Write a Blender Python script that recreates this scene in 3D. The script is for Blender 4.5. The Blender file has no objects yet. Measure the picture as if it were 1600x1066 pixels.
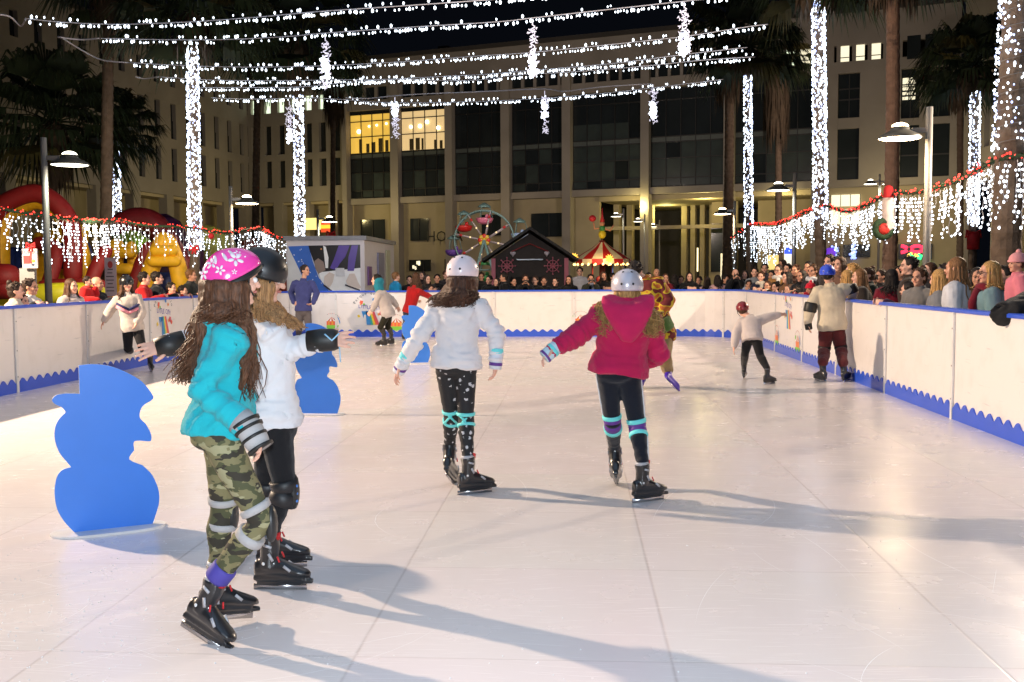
import bpy, math, random
from mathutils import Vector as V, Matrix, noise as mnoise
R_ = random.Random(7)
S = bpy.context.scene
COL = S.collection
rad = math.radians
# ------------------------------------------------------------------ camera
PSI = rad(3.54); TH = rad(3.683); ROLL = rad(0.3)
EYE = V((0, 0, 1.45))
F = V((-math.sin(PSI), math.cos(PSI), 0)); R = V((math.cos(PSI), math.sin(PSI), 0)); Z = V((0, 0, 1))
fw = F*math.cos(TH) - Z*math.sin(TH); up0 = F*math.sin(TH) + Z*math.cos(TH)
cr = R*math.cos(ROLL) - up0*math.sin(ROLL); cu = up0*math.cos(ROLL) + R*math.sin(ROLL)
cam = bpy.data.cameras.new('camera'); cam.sensor_width = 36; cam.lens = 36; cam.clip_end = 600; cam.clip_start = .1
co = bpy.data.objects.new('camera', cam); COL.objects.link(co)
m = Matrix((cr, cu, -fw)).transposed().to_4x4(); m.translation = EYE
co.matrix_world = m; S.camera = co
def ray(px, py): return fw + cr*((px-800)/1600) + cu*((533-py)/1600)
def at(px, py, D):
    d = ray(px, py); return EYE + d*(D/d.dot(F))
def gnd(px, py, z=0):
    d = ray(px, py); return EYE + d*((z-1.45)/d.z)
def hz(px, py, z):
    d = ray(px, py); return EYE + d*((z-1.45)/d.z)
def cd(a): a = rad(a); return F*math.cos(a) + R*math.sin(a)
def lin(c):
    return tuple((x/255/12.92 if x/255 <= .04045 else ((x/255+.055)/1.055)**2.4) for x in c)
# ------------------------------------------------------------------ materials
MATS = {}
def newmat(name):
    mt = bpy.data.materials.new(name); mt.use_nodes = True
    nt = mt.node_tree; b = nt.nodes['Principled BSDF']
    return mt, nt, b
def N(nt, t, **k):
    n = nt.nodes.new(t)
    for a, v in k.items():
        if a in n.inputs: n.inputs[a].default_value = v
        else: setattr(n, a, v)
    return n
def mat(name, c, rough=.6, metal=0, var=.12, vs=6, bump=0, bs=40, spec=.5, sheen=0, coat=0):
    key = (name, tuple(c), rough)
    if key in MATS: return MATS[key]
    mt, nt, b = newmat(name); L = nt.links
    b.inputs['Roughness'].default_value = rough; b.inputs['Metallic'].default_value = metal
    b.inputs['Specular IOR Level'].default_value = spec
    if sheen: b.inputs['Sheen Weight'].default_value = sheen
    if coat: b.inputs['Coat Weight'].default_value = coat; b.inputs['Coat Roughness'].default_value = .1
    tc = N(nt, 'ShaderNodeTexCoord')
    nz = N(nt, 'ShaderNodeTexNoise', Scale=vs, Detail=5.0)
    L.new(tc.outputs['Object'], nz.inputs['Vector'])
    mr = N(nt, 'ShaderNodeMapRange'); mr.inputs['To Min'].default_value = 1-var; mr.inputs['To Max'].default_value = 1+var
    mr.inputs['From Min'].default_value = .25; mr.inputs['From Max'].default_value = .75
    L.new(nz.outputs['Fac'], mr.inputs['Value'])
    mx = N(nt, 'ShaderNodeVectorMath', operation='SCALE'); mx.inputs[0].default_value = c[:3]
    L.new(mr.outputs['Result'], mx.inputs['Scale']); L.new(mx.outputs['Vector'], b.inputs['Base Color'])
    if bump:
        n2 = N(nt, 'ShaderNodeTexNoise', Scale=bs, Detail=4.0); L.new(tc.outputs['Object'], n2.inputs['Vector'])
        bp = N(nt, 'ShaderNodeBump', Strength=bump, Distance=.02); L.new(n2.outputs['Fac'], bp.inputs['Height'])
        L.new(bp.outputs['Normal'], b.inputs['Normal'])
    MATS[key] = mt; return mt
def emis(name, c, s, samp=False):
    key = (name, tuple(c), s)
    if key in MATS: return MATS[key]
    mt, nt, b = newmat(name)
    b.inputs['Base Color'].default_value = (*[min(1, x) for x in c], 1)
    b.inputs['Emission Color'].default_value = (*c, 1); b.inputs['Emission Strength'].default_value = s
    if not samp: mt.cycles.emission_sampling = 'NONE'
    MATS[key] = mt; return mt
def cloth(c, name='fabric', rough=.85, var=.13, bs=260): return mat(name, c, rough, var=var, vs=9, bump=.35, bs=bs, spec=.2, sheen=.15)
# ------------------------------------------------------------------ mesh building
def basis(d, hint=Z):
    d = d.normalized(); x = hint.cross(d)
    if x.length < 1e-3: x = V((1, 0, 0)).cross(d)
    x.normalize(); return x, d.cross(x), d
class MB:
    def __init__(s): s.v = []; s.f = []; s.mi = []
    def add(s, vs, fs, mi=0):
        o = len(s.v); s.v += [tuple(p) for p in vs]; s.f += [tuple(i+o for i in f) for f in fs]; s.mi += [mi]*len(fs); return s
    def box(s, c, sz, ax=None, mi=0):
        ax = ax or (V((1, 0, 0)), V((0, 1, 0)), Z); x, y, z = [a*(h/2) for a, h in zip(ax, sz)]; c = V(c)
        vs = [c+x*i+y*j+z*k for k in (-1, 1) for j in (-1, 1) for i in (-1, 1)]
        return s.add(vs, [(0, 2, 3, 1), (4, 5, 7, 6), (0, 1, 5, 4), (2, 6, 7, 3), (0, 4, 6, 2), (1, 3, 7, 5)], mi)
    def loft(s, rings, mi=0, cap=True, close=False):
        n = len(rings[0]); vs = [p for r in rings for p in r]; fs = []
        K = len(rings)
        for k in range(K if close else K-1):
            a, b = k*n, ((k+1) % K)*n
            for i in range(n): j = (i+1) % n; fs.append((a+i, a+j, b+j, b+i))
        if cap and not close: fs += [tuple(range(n-1, -1, -1)), tuple(range((K-1)*n, K*n))]
        return s.add(vs, fs, mi)
    def tube(s, pts, r, n=8, mi=0, rnd=False, close=False):
        pts = [V(p) for p in pts]; K = len(pts)
        rs = list(r) if hasattr(r, '__len__') else [r]*K
        if rnd:
            d0 = (pts[0]-pts[1]).normalized(); d1 = (pts[-1]-pts[-2]).normalized()
            pts = [pts[0]+d0*rs[0]*.9, pts[0]+d0*rs[0]*.55]+pts+[pts[-1]+d1*rs[-1]*.55, pts[-1]+d1*rs[-1]*.9]
            rs = [rs[0]*.35, rs[0]*.8]+rs+[rs[-1]*.8, rs[-1]*.35]; K += 4
        rings = []; x = None
        for k in range(K):
            if close: d = pts[(k+1) % K]-pts[k-1]
            else: d = pts[min(k+1, K-1)]-pts[max(k-1, 0)]
            if d.length < 1e-9: d = Z.copy()
            d.normalize()
            if x is None: x, y, _ = basis(d)
            else:
                x = x-d*x.dot(d)
                if x.length < 1e-4: x = basis(d)[0]
                x.normalize(); y = d.cross(x)
            rings.append([pts[k]+(x*math.cos(t)+y*math.sin(t))*rs[k] for t in [2*math.pi*i/n for i in range(n)]])
        return s.loft(rings, mi, True, close)
    def ell(s, c, r, ax=None, n=12, k=8, mi=0, zmin=-1):
        ax = ax or (V((1, 0, 0)), V((0, 1, 0)), Z); c = V(c); r = r if hasattr(r, '__len__') else (r, r, r)
        rings = []
        a0 = -math.pi/2+.02 if zmin <= -1 else math.asin(zmin)
        for i in range(k+1):
            a = a0+(math.pi/2-.02-a0)*i/k
            rings.append([c+ax[0]*(r[0]*math.cos(a)*math.cos(t))+ax[1]*(r[1]*math.cos(a)*math.sin(t))+ax[2]*(r[2]*math.sin(a)) for t in [2*math.pi*j/n for j in range(n)]])
        return s.loft(rings, mi)
    def lathe(s, prof, o, n=16, ax=None, mi=0, cap=True):
        ax = ax or (V((1, 0, 0)), V((0, 1, 0)), Z); o = V(o)
        return s.loft([[o+(ax[0]*math.cos(t)+ax[1]*math.sin(t))*r+ax[2]*z for t in [2*math.pi*j/n for j in range(n)]] for r, z in prof], mi, cap)
    def prism(s, poly, o, ex, ey, th=.01, mi=0, me=None):
        o = V(o); nz = ex.cross(ey).normalized()*th; n = len(poly)
        a = [o+ex*x+ey*y for x, y in poly]
        s.add(a+[p+nz for p in a], [tuple(range(n-1, -1, -1)), tuple(range(n, 2*n))]+[(i, (i+1) % n, n+(i+1) % n, n+i) for i in range(n)], mi)
        if me is not None: s.mi[-n:] = [me]*n
        return s
    def oct(s, c, r, mi=0, st=1):
        c = V(c); vs = [c-V((0, 0, r*st))]; fs = []
        for z, q in ((-.55, .83), (.35, .93), ):
            vs += [c+V((r*q*math.cos(t), r*q*math.sin(t), r*z*st)) for t in (0, 1.257, 2.513, 3.77, 5.027)]
        vs.append(c+V((0, 0, r*st)))
        for i in range(5):
            k = (i+1) % 5; fs += [(0, 1+k, 1+i), (1+i, 1+k, 6+k, 6+i), (6+i, 6+k, 11)]
        return s.add(vs, fs, mi)
    def build(s, name, mats, parent=None, smooth=True, label=None, sharp=None):
        me = bpy.data.meshes.new(name); me.from_pydata(s.v, [], s.f)
        for mm in (mats if isinstance(mats, (list, tuple)) else [mats]): me.materials.append(mm)
        me.polygons.foreach_set('material_index', s.mi)
        if smooth: me.polygons.foreach_set('use_smooth', [True]*len(s.f))
        me.update(); o = bpy.data.objects.new(name, me); COL.objects.link(o)
        if sharp and smooth:
            try: me.set_sharp_from_angle(angle=rad(sharp))
            except Exception: pass
        if parent:
            o.parent = parent; o.matrix_parent_inverse = MINV[parent.name]
        if label: o['label'] = label
        return o
MINV = {}
def thing(name, label, cat, loc=(0, 0, 0), group=None):
    o = bpy.data.objects.new(name, None); COL.objects.link(o); o.location = loc; o.empty_display_size = .1
    o['label'] = label; o['category'] = cat
    if group: o['group'] = group
    MINV[o.name] = Matrix.Translation(-V(loc)); return o
def tag(o, label, cat, group=None, kind=None):
    o['label'] = label; o['category'] = cat
    if group: o['group'] = group
    if kind: o['kind'] = kind
    return o
def struct(o): o['kind'] = 'structure'; return o
def subp(o):  # let a child mesh act as parent
    MINV[o.name] = o.matrix_parent_inverse.copy() @ Matrix.Identity(4) if False else Matrix.Identity(4); return o
def text_geo(t, size):
    c = bpy.data.curves.new('t', 'FONT'); c.body = t; c.size = size; c.resolution_u = 2
    o = bpy.data.objects.new('t', c); COL.objects.link(o)
    dg = bpy.context.evaluated_depsgraph_get(); me = bpy.data.meshes.new_from_object(o.evaluated_get(dg))
    vs = [v.co.copy() for v in me.vertices]; fs = [tuple(p.vertices) for p in me.polygons]
    bpy.data.objects.remove(o); bpy.data.meshes.remove(me); return vs, fs
def write(mb, t, size, o, ex, ey, mi=0, bend=None, center=True):
    vs, fs = text_geo(t, size)
    if not vs: return
    w = max(v.x for v in vs); x0 = w/2 if center else 0
    mb.add([V(o)+ex*(v.x-x0)+ey*v.y for v in vs], fs, mi)
def interp(pts, step):
    out = []
    for a, b in zip(pts, pts[1:]):
        n = max(1, int((b-a).length/step))
        out += [a.lerp(b, i/n) for i in range(n)]
    return out+[pts[-1]]
def smoothpath(pts, k=6):
    out = []
    P = [pts[0]]+list(pts)+[pts[-1]]
    for i in range(1, len(P)-2):
        a, b, c, d = P[i-1:i+3]
        for j in range(k):
            t = j/k
            out.append(.5*((2*b)+(c-a)*t+(2*a-5*b+4*c-d)*t*t+(3*b-a-3*c+d)*t**3))
    return out+[pts[-1]]
# ------------------------------------------------------------------ people
SKIN = [mat('skin', lin((224, 172, 148)), .5, var=.06, vs=20, bump=.1, bs=300), mat('skin', lin((205, 150, 122)), .5, var=.06, vs=20, bump=.1, bs=300)]
EYE_W = mat('eye_white', (.75, .72, .7), .2); DARK = mat('dark', (.012, .011, .01), .5); LIPS = mat('lips', lin((182, 112, 102)), .5)
def hairmat(c): 
    key = ('hairm', tuple(c))
    if key in MATS: return MATS[key]
    mt, nt, b = newmat('hair'); L = nt.links
    tc = N(nt, 'ShaderNodeTexCoord'); mp = N(nt, 'ShaderNodeMapping'); mp.inputs['Scale'].default_value = (130, 130, 7)
    nz = N(nt, 'ShaderNodeTexNoise', Scale=1.0, Detail=3.0); L.new(tc.outputs['Object'], mp.inputs[0]); L.new(mp.outputs[0], nz.inputs['Vector'])
    cr_ = N(nt, 'ShaderNodeValToRGB'); c1 = lin(c)
    cr_.color_ramp.elements[0].position = .35; cr_.color_ramp.elements[0].color = (*[x*.45 for x in c1], 1)
    cr_.color_ramp.elements[1].position = .7; cr_.color_ramp.elements[1].color = (*[min(1, x*1.35) for x in c1], 1)
    L.new(nz.outputs['Fac'], cr_.inputs[0]); L.new(cr_.outputs[0], b.inputs['Base Color'])
    b.inputs['Roughness'].default_value = .55; b.inputs['Specular IOR Level'].default_value = .3
    bp = N(nt, 'ShaderNodeBump', Strength=.6, Distance=.01); L.new(nz.outputs['Fac'], bp.inputs['Height']); L.new(bp.outputs[0], b.inputs['Normal'])
    MATS[key] = mt; return mt
BLACKH = (38, 30, 26); BROWN = (84, 56, 38); BLOND = (196, 152, 92); LBROWN = (138, 98, 62)
CL_TEX = {}
def cltex(sc):
    if sc not in CL_TEX:
        t = bpy.data.textures.new('folds', 'CLOUDS'); t.noise_scale = sc; t.noise_depth = 1; t.noise_basis = 'IMPROVED_PERLIN'; CL_TEX[sc] = t
    return CL_TEX[sc]
def remesh(o, vox, it=3, folds=0, fs=.09):
    md = o.modifiers.new('join', 'REMESH'); md.mode = 'VOXEL'; md.voxel_size = vox; md.use_smooth_shade = True
    sm = o.modifiers.new('smooth', 'SMOOTH'); sm.factor = .5; sm.iterations = it
    if folds:
        d = o.modifiers.new('folds', 'DISPLACE'); d.texture = cltex(fs); d.strength = folds; d.mid_level = .35; d.texture_coords = 'GLOBAL'
    return o
def wrinkle(o, bones, amp):
    """bake the modifiers, then press cloth folds into the surface: they run across each limb and gather at its joints"""
    dg = bpy.context.evaluated_depsgraph_get(); me = bpy.data.meshes.new_from_object(o.evaluated_get(dg)); o.modifiers.clear(); o.data = me
    B = [(a, (c-a).normalized(), (c-a).length, k, fr) for a, c, k, fr in bones]
    for v in me.vertices:
        p = v.co; W = 0; H = 0
        for n_, (a, d, L_, k, fr) in enumerate(B):
            q = p-a; t = q.dot(d); tc_ = max(0, min(L_, t)); dist = (q-d*tc_).length
            w = 1/(dist*dist*dist+1e-5)
            pe = q-d*t; s_ = pe*5.5+d*(t*fr)+V((n_*7.3, 0, 0)); s_ += V(mnoise.noise_vector(p*5))*.55
            n1 = mnoise.noise(s_); n2 = mnoise.noise(s_*2.1+V((3, 5, 1)))
            r1 = (1-abs(n1)*2.2); r2 = (1-abs(n2)*2); g = k*(.45+.55*(abs(tc_/L_-.5)*2)**1.5)
            H += w*(max(r1, -.2)*.8+max(r2, -.2)*.3)*g; W += w
        v.co = p+v.normal*(amp*(H/W-.3))
    me.polygons.foreach_set('use_smooth', [True]*len(me.polygons)); me.update()
    sm = o.modifiers.new('soften', 'SMOOTH'); sm.factor = .5; sm.iterations = 2
def torso(mb, P, Nk, sh, hp, s, grow=0, lo=0., hem=0, fat=1., flare=0, top=True):
    """rings from the crotch up to the neck; sh/hp: side vectors"""
    u = (Nk-P); H = u.length
    prof = [(-.14, .135, .11), (-.04, .146, .118), (.1, .138, .11), (.3, .12, .098), (.55, .132, .104), (.75, .142, .108), (.86, .138, .098), (.94, .105, .082), (1.0, .062, .06), (1.06, .05, .052)]
    rings = []
    for t, a, b in prof:
        if t < lo: continue
        side = hp.lerp(sh, max(0, min(1, t))).normalized(); d = u.normalized(); side = (side-d*side.dot(d)).normalized(); fr = d.cross(side)
        g = grow+(flare if t < .3 else 0)
        c = P+u*t
        w, dp = a*fat*s+g, b*fat*s+g
        if t > .95 and grow: w, dp = a*s+grow*.5, b*s+grow*.5
        rings.append([c+side*(w*math.copysign(abs(math.cos(q))**.85, math.cos(q)))+fr*(dp*math.copysign(abs(math.sin(q))**.9, math.sin(q))) for q in [2*math.pi*i/20 for i in range(20)]])
    if hem:
        r0 = rings[0]; d = u.normalized(); rings.insert(0, [p-d*hem for p in r0])
    mb.loft(rings)
def hand(mb, w, d, pn, s, curl=.35, side=1, spread=.12):
    """w wrist, d pointing direction, pn palm normal"""
    d = d.normalized(); pn = (pn-d*pn.dot(d)).normalized(); x = d.cross(pn)*side
    pl = .085*s
    secs = []
    for t, a, b in ((-.02, .024, .02), (.25, .033, .015), (.7, .041, .015), (1.0, .04, .012)):
        c = w+d*(pl*t)
        secs.append([c+x*(a*s*math.cos(q))+pn*(b*s*math.sin(q)) for q in [2*math.pi*i/12 for i in range(12)]])
    mb.loft(secs)
    for i, (o, ln) in enumerate(((.031, .068), (.011, .078), (-.010, .072), (-.029, .055))):
        p = w+d*(pl*.93)+x*(o*s); dd = (d+x*((1.5-i)*spread)).normalized(); pts = [p]; a = curl*.5
        for L_ in (.42, .32, .26):
            v = (dd*math.cos(a)+pn*math.sin(a)); p = p+v*(ln*s*L_); pts.append(p); a += curl
        mb.tube(pts, [.0092*s, .0088*s, .008*s, .0068*s], 7, rnd=True)
    p = w+d*(pl*.25)+x*(.03*s)
    mb.tube([w+d*(pl*.15)+x*(.012*s), p+x*.006*s, p+(d*.7+x*.75+pn*.25).normalized()*.032*s, p+(d*.9+x*.6+pn*.35).normalized()*.058*s], [.015*s, .014*s, .0105*s, .0085*s], 7, rnd=True)
def head_ax(look, upv=Z):
    f = look.normalized(); u = (upv-f*upv.dot(f)).normalized(); r = f.cross(u); return r, f, u
def head(mb, c, ax, s):
    r, f, u = ax
    P = lambda a, b, d: c+r*(a*s)+f*(b*s)+u*(d*s)
    E = lambda p, q, n=14: mb.ell(p, [k*s for k in q], ax, n, 10)
    E(P(0, -.012, .028), (.074, .094, .088)); E(P(0, .02, -.02), (.063, .07, .075)); E(P(0, .034, -.062), (.046, .052, .046))
    E(P(0, .072, -.092), (.02, .018, .016)); E(P(0, .08, .028), (.045, .014, .012))
    mb.tube([P(0, .082, .012), P(0, .096, -.012), P(0, .103, -.024)], [.007*s, .011*s, .013*s], 8, rnd=True)
    for k in (-1, 1):
        E(P(k*.076, -.006, -.008), (.008, .02, .031), 8); E(P(k*.036, .066, -.03), (.022, .02, .022), 8)
def face(root, c, ax, s, near):
    r, f, u = ax; P = lambda a, b, d: c+r*(a*s)+f*(b*s)+u*(d*s)
    mb = MB()
    for k in (-1, 1):
        if near: mb.ell(P(k*.031, .079, .0), [.0125*s]*3, ax, 8, 6, 1)
        mb.ell(P(k*.031, .088, .0), (.0105*s if not near else .006*s, .007*s, .0075*s), ax, 8, 6, 0)
        mb.tube([P(k*.015, .091, .016), P(k*.032, .09, .021), P(k*.048, .08, .016)], .0028*s if near else .0042*s, 5, 0)
    mb.build('eyes', [DARK, EYE_W], root)
    mb = MB(); mb.tube([P(-.024, .082, -.053), P(-.009, .092, -.05), P(.009, .092, -.05), P(.024, .082, -.053)], [.003*s, .0075*s, .0075*s, .003*s], 6)
    mb.build('lips', LIPS, root)
def hair(root, c, ax, s, style, color, near=False, length=.3, sway=V((0, 0, 0)), cap=True, vol=1., seed=1, wav=.01, span=2.2, low=False, gap=0, flare=.03, lv=(.7, 1.08), caps=(), ranges=None):
    r, f, u = ax; P = lambda a, b, d: c+r*(a*s)+f*(b*s)+u*(d*s); rr = random.Random(seed)
    mb = MB(); m_ = hairmat(color)
    if cap:
        if low: mb.ell(P(0, -.03, .0), [.08*s, .088*s, .08*s], ax, 16, 12)
        else: mb.ell(P(0, -.024, .036), [.084*s, .096*s, .093*s], ax, 16, 12)
        if style != 'short': mb.ell(P(0, -.04, -.02), [.08*s, .075*s, .08*s], ax, 14, 8)
        else: mb.ell(P(0, -.045, 0), [.073*s, .065*s, .07*s], ax, 14, 8)
    if style == 'bun': mb.ell(P(0, -.08, .115), [.04*s]*3, ax, 10, 8)
    if style == 'short' or style == 'bun':
        n = 90 if near else 34
        for i in range(n):
            a = rr.uniform(0, 6.283); b = rr.uniform(-.2, 1)
            q = V((math.cos(a)*math.sqrt(1-max(b, 0)**2), math.sin(a)*math.sqrt(1-max(b, 0)**2), b))
            if q.y > .35 and q.z < .45: continue
            p = P(q.x*.08, -.024+q.y*.092, .036+q.z*.09); dv = (r*q.x+f*(q.y+.5)+u*q.z+V((rr.uniform(-1, 1), rr.uniform(-1, 1), rr.uniform(-1, 1)))*.5).normalized()
            mb.tube([p-dv*.01*s, p+dv*.012*s, p+(dv+f*.6-Z*.3)*.02*s], [.014*s, .011*s, .003*s], 5)
    if style == 'long' or style == 'curly':
        core = MB(); n = (850 if near else 90)
        for i in range(n):
            a = (i+rr.random())/n*2-1; an = math.copysign(gap+abs(a)*(span-gap), a)
            ls_, sw_ = 1, sway
            if ranges:
                lo_, hi_, _, ls_, sf_ = rr.choices(ranges, [q_[2] for q_ in ranges])[0]; an = rr.uniform(lo_, hi_); sw_ = sway*sf_
            L = length*ls_*rr.uniform(*lv); x, y = math.sin(an), -math.cos(an)
            k = rr.uniform(.78, 1.03)
            z0 = rr.uniform(-.03, .02) if low else rr.uniform(.02, .09)
            kk = math.sqrt(max(.05, 1-(z0/.1)**2*.8))
            p0 = P(x*.08*kk*k, -.02+y*.09*kk*k, z0+.02)
            p1 = P(x*.085*k, -.02+y*.098*k, -.03)
            p2 = P(x*.09*k, -.02+y*.105*k, -.10)
            pts = [p0, p1, p2]; nseg = 7; sp_ = rr.uniform(-.02, .05)+(.05*rr.random() if rr.random() < .1 else 0); ph = rr.uniform(0, 6.3); out = (r*x+f*y)
            for j in range(1, nseg+1):
                t = j/nseg; w = V((math.sin(ph+t*9), math.cos(ph*1.3+t*8), 0))*wav*(1+t)
                if style == 'curly': w = V((math.sin(ph+t*26), math.cos(ph+t*26), 0))*wav*1.6
                pts.append(p2-Z*(L*t)*(1-.3*min(1, sw_.length))+sw_*(L*t*t)/max(.1, length)*.34+out*((flare+sp_)*s*math.sin(t*1.7)*vol)+w)
            b = (.0046 if near else .011)*s
            for q_ in range(3, len(pts)):
                for ca, cb, cr_ in caps:
                    dv = cb-ca; tt = max(0, min(1, (pts[q_]-ca).dot(dv)/dv.length_squared)); c_ = ca+dv*tt; o_ = pts[q_]-c_
                    if o_.length < cr_: pts[q_] = c_+o_.normalized()*cr_*rr.uniform(1.0, 1.08)
            mb.tube(pts, [b*.7, b, b]+[b*(1.05-.75*j/nseg) for j in range(1, nseg+1)], 5)
            if near and i % 9 == 0 and style == 'long': core.tube([p1]+[q_-out*.012*s for q_ in pts[2:-1]], [.026*s, .027*s]+[.026*s*(1-.6*j/(nseg-1)) for j in range(nseg-1)], 8, rnd=True)
    o = mb.build('hair', m_, root)
    if near and style == 'long': remesh(core.build('hair_mass', m_, root), .007, 4, .012, .03)
    return o
def helmet(root, c, ax, s, m_, kind='round', name='helmet'):
    r, f, u = ax; P = lambda a, b, d: c+r*(a*s)+f*(b*s)+u*(d*s)
    mb = MB()
    if kind == 'round':   # skate style: deep round shell
        mb.ell(P(0, -.014, .03), [.108*s, .125*s, .112*s], ax, 40, 20, 0, zmin=-.32)
        o = mb.build(name, m_, root); subp(o)
        k = MB(); k.ell(P(0, -.014, .028), [.098*s, .115*s, .1*s], ax, 24, 8, 0, zmin=-.36); k.build('liner', DARK, o)
        h = MB()
        for x, y, z in ((-.042, -1, .1), (.042, -1, .1), (-.03, -.55, .82), (.03, -.55, .82), (-.05, 1, .3), (.05, 1, .3), (-1, .1, .25), (1, .1, .25)):
            q = V((x/.11*1 if abs(x) < .9 else x, y, z)).normalized(); p = P(q.x*.1075, -.014+q.y*.1245, .03+q.z*.1115)
            h.ell(p, [.0085*s]*2+[.004*s], basis((r*q.x+f*q.y+u*q.z)), 10, 4)
        h.build('vent_hole', DARK, o)
    else:                 # child's cycling style: elongated, upward sweep at the back
        rings = []; nn = 36
        for i in range(15):
            t = i/14; a = math.pi/2*t+.02*(1-t); rings.append([])
            for j in range(nn):
                q = 2*math.pi*j/nn; y = math.sin(q); zb = -.012+.034*max(0, y)-.02*max(0, -y)
                rings[-1].append(P(.104*math.cos(a)*math.cos(q), -.018+(.142 if y < 0 else .15)*math.cos(a)*y, zb+(.125-zb)*math.sin(a)))
        mb.loft(rings); o = mb.build(name, m_, root); subp(o)
        k = MB(); rings = []
        for e, z in ((1.0, 0), (1.0, -.02), (.93, -.03), (.88, -.0)):
            rings.append([P(.1045*e*math.cos(q), -.018+(.1425 if math.sin(q) < 0 else .1505)*e*math.sin(q), -.012+.034*max(0, math.sin(q))-.02*max(0, -math.sin(q))+z) for q in [2*math.pi*j/nn for j in range(nn)]])
        k.loft(rings); k.build('liner', DARK, o)
    k = MB()
    for d in (-1, 1):
        k.tube([P(d*.085, .05, -.0), P(d*.079, .03, -.06), P(d*.03, .055, -.118)], .0045*s, 6); k.tube([P(d*.082, -.05, -.01), P(d*.079, .025, -.055)], .0045*s, 6)
    k.build('strap', DARK, root)
    return o
BOOT = mat('skate_boot', (.014, .014, .016), .32, var=.2, coat=.4); STEEL = mat('steel', (.6, .6, .62), .25, 1); RED = mat('red_trim', lin((200, 40, 45)), .6); GREY = mat('grey_trim', lin((170, 170, 175)), .5)
def skate(root, cp, hd, upv, s, near=True, boot=None, name='skate'):
    z = upv.normalized(); x = (hd-z*hd.dot(z)).normalized(); y = z.cross(x)
    P = lambda a, b, c: V(cp)+x*(a*s)+y*(b*s)+z*(c*s); ax = (x, y, z)
    rt = MB(); B = boot or BOOT
    secs = []
    for a, w, zt in ((-.135, .02, .15), (-.125, .034, .165), (-.07, .042, .18), (0, .043, .172), (.06, .049, .142), (.11, .05, .122), (.145, .04, .108), (.163, .018, .095)):
        secs.append([P(a, w*math.cos(q), .072+(zt-.072)/2+(zt-.072)/2*math.sin(q)) for q in [2*math.pi*i/12 for i in range(12)]])
    rt.loft(secs)
    rt.tube([P(-.062, 0, .12), P(-.055, 0, .18), P(-.05, 0, .235), P(-.058, 0, .285)], [.05*s, .049*s, .053*s, .058*s], 12)
    rt.box(P(-.005, 0, .064), (.27*s, .046*s, .024*s), ax); rt.box(P(-.005, 0, .04), (.24*s, .022*s, .03*s), ax); rt.box(P(.135, 0, .047), (.08*s, .03*s, .022*s), ax)
    o = rt.build(name, B, root); remesh(o, .0055 if near else .011, 2); subp(o)
    k = MB(); k.box(P(0, 0, .016), (.285*s, .004*s, .032*s), ax); k.build('blade', STEEL, o)
    k = MB(); k.tube([P(-.058, 0, .278), P(-.06, 0, .302)], [.0535*s, .049*s], 14, 0); k.tube([P(-.03, 0, .28), P(-.018, 0, .315)], [.036*s, .03*s], 10, 1)
    k.build('liner', [GREY, RED], o)
    if near:
        for (a, c, t) in ((-.05, .245, .3), (-.035, .185, -.5), (.05, .125, -.9)):
            k = MB()
            xx = x*math.cos(t)-z*math.sin(t); zz = z*math.cos(t)+x*math.sin(t)
            for d in (-1, 1): k.box(P(a, d*(.054 if c > .2 else .05), c), (.045*s, .006*s, .014*s), (zz, y, xx) if c < .2 else (xx, y, zz))
            k.build('buckle', GREY, o)
        k = MB()
        for d in (-1, 1): k.ell(P(-.075, d*.047, .15), (.009*s, .004*s, .009*s), ax, 8, 5); k.tube([P(.0, d*.047, .19), P(.012, d*.05, .16)], .005*s, 5, 1)
        k.build('rivet', [mat('white_plastic', (.7, .7, .7), .4), RED], o)
    return P(-.05, 0, .17), P(-.055, 0, .29)
def shoe(mb, an, hd, s):
    mb.ell(an+hd*(.06*s)-Z*(.035*s), (.14*s, .05*s, .05*s), (hd, Z.cross(hd), Z), 12, 8)
def band(name, root, pts, r, m_, n=18, th=None):
    k = MB(); k.tube(pts, r, n); return k.build(name, m_, root)
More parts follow.
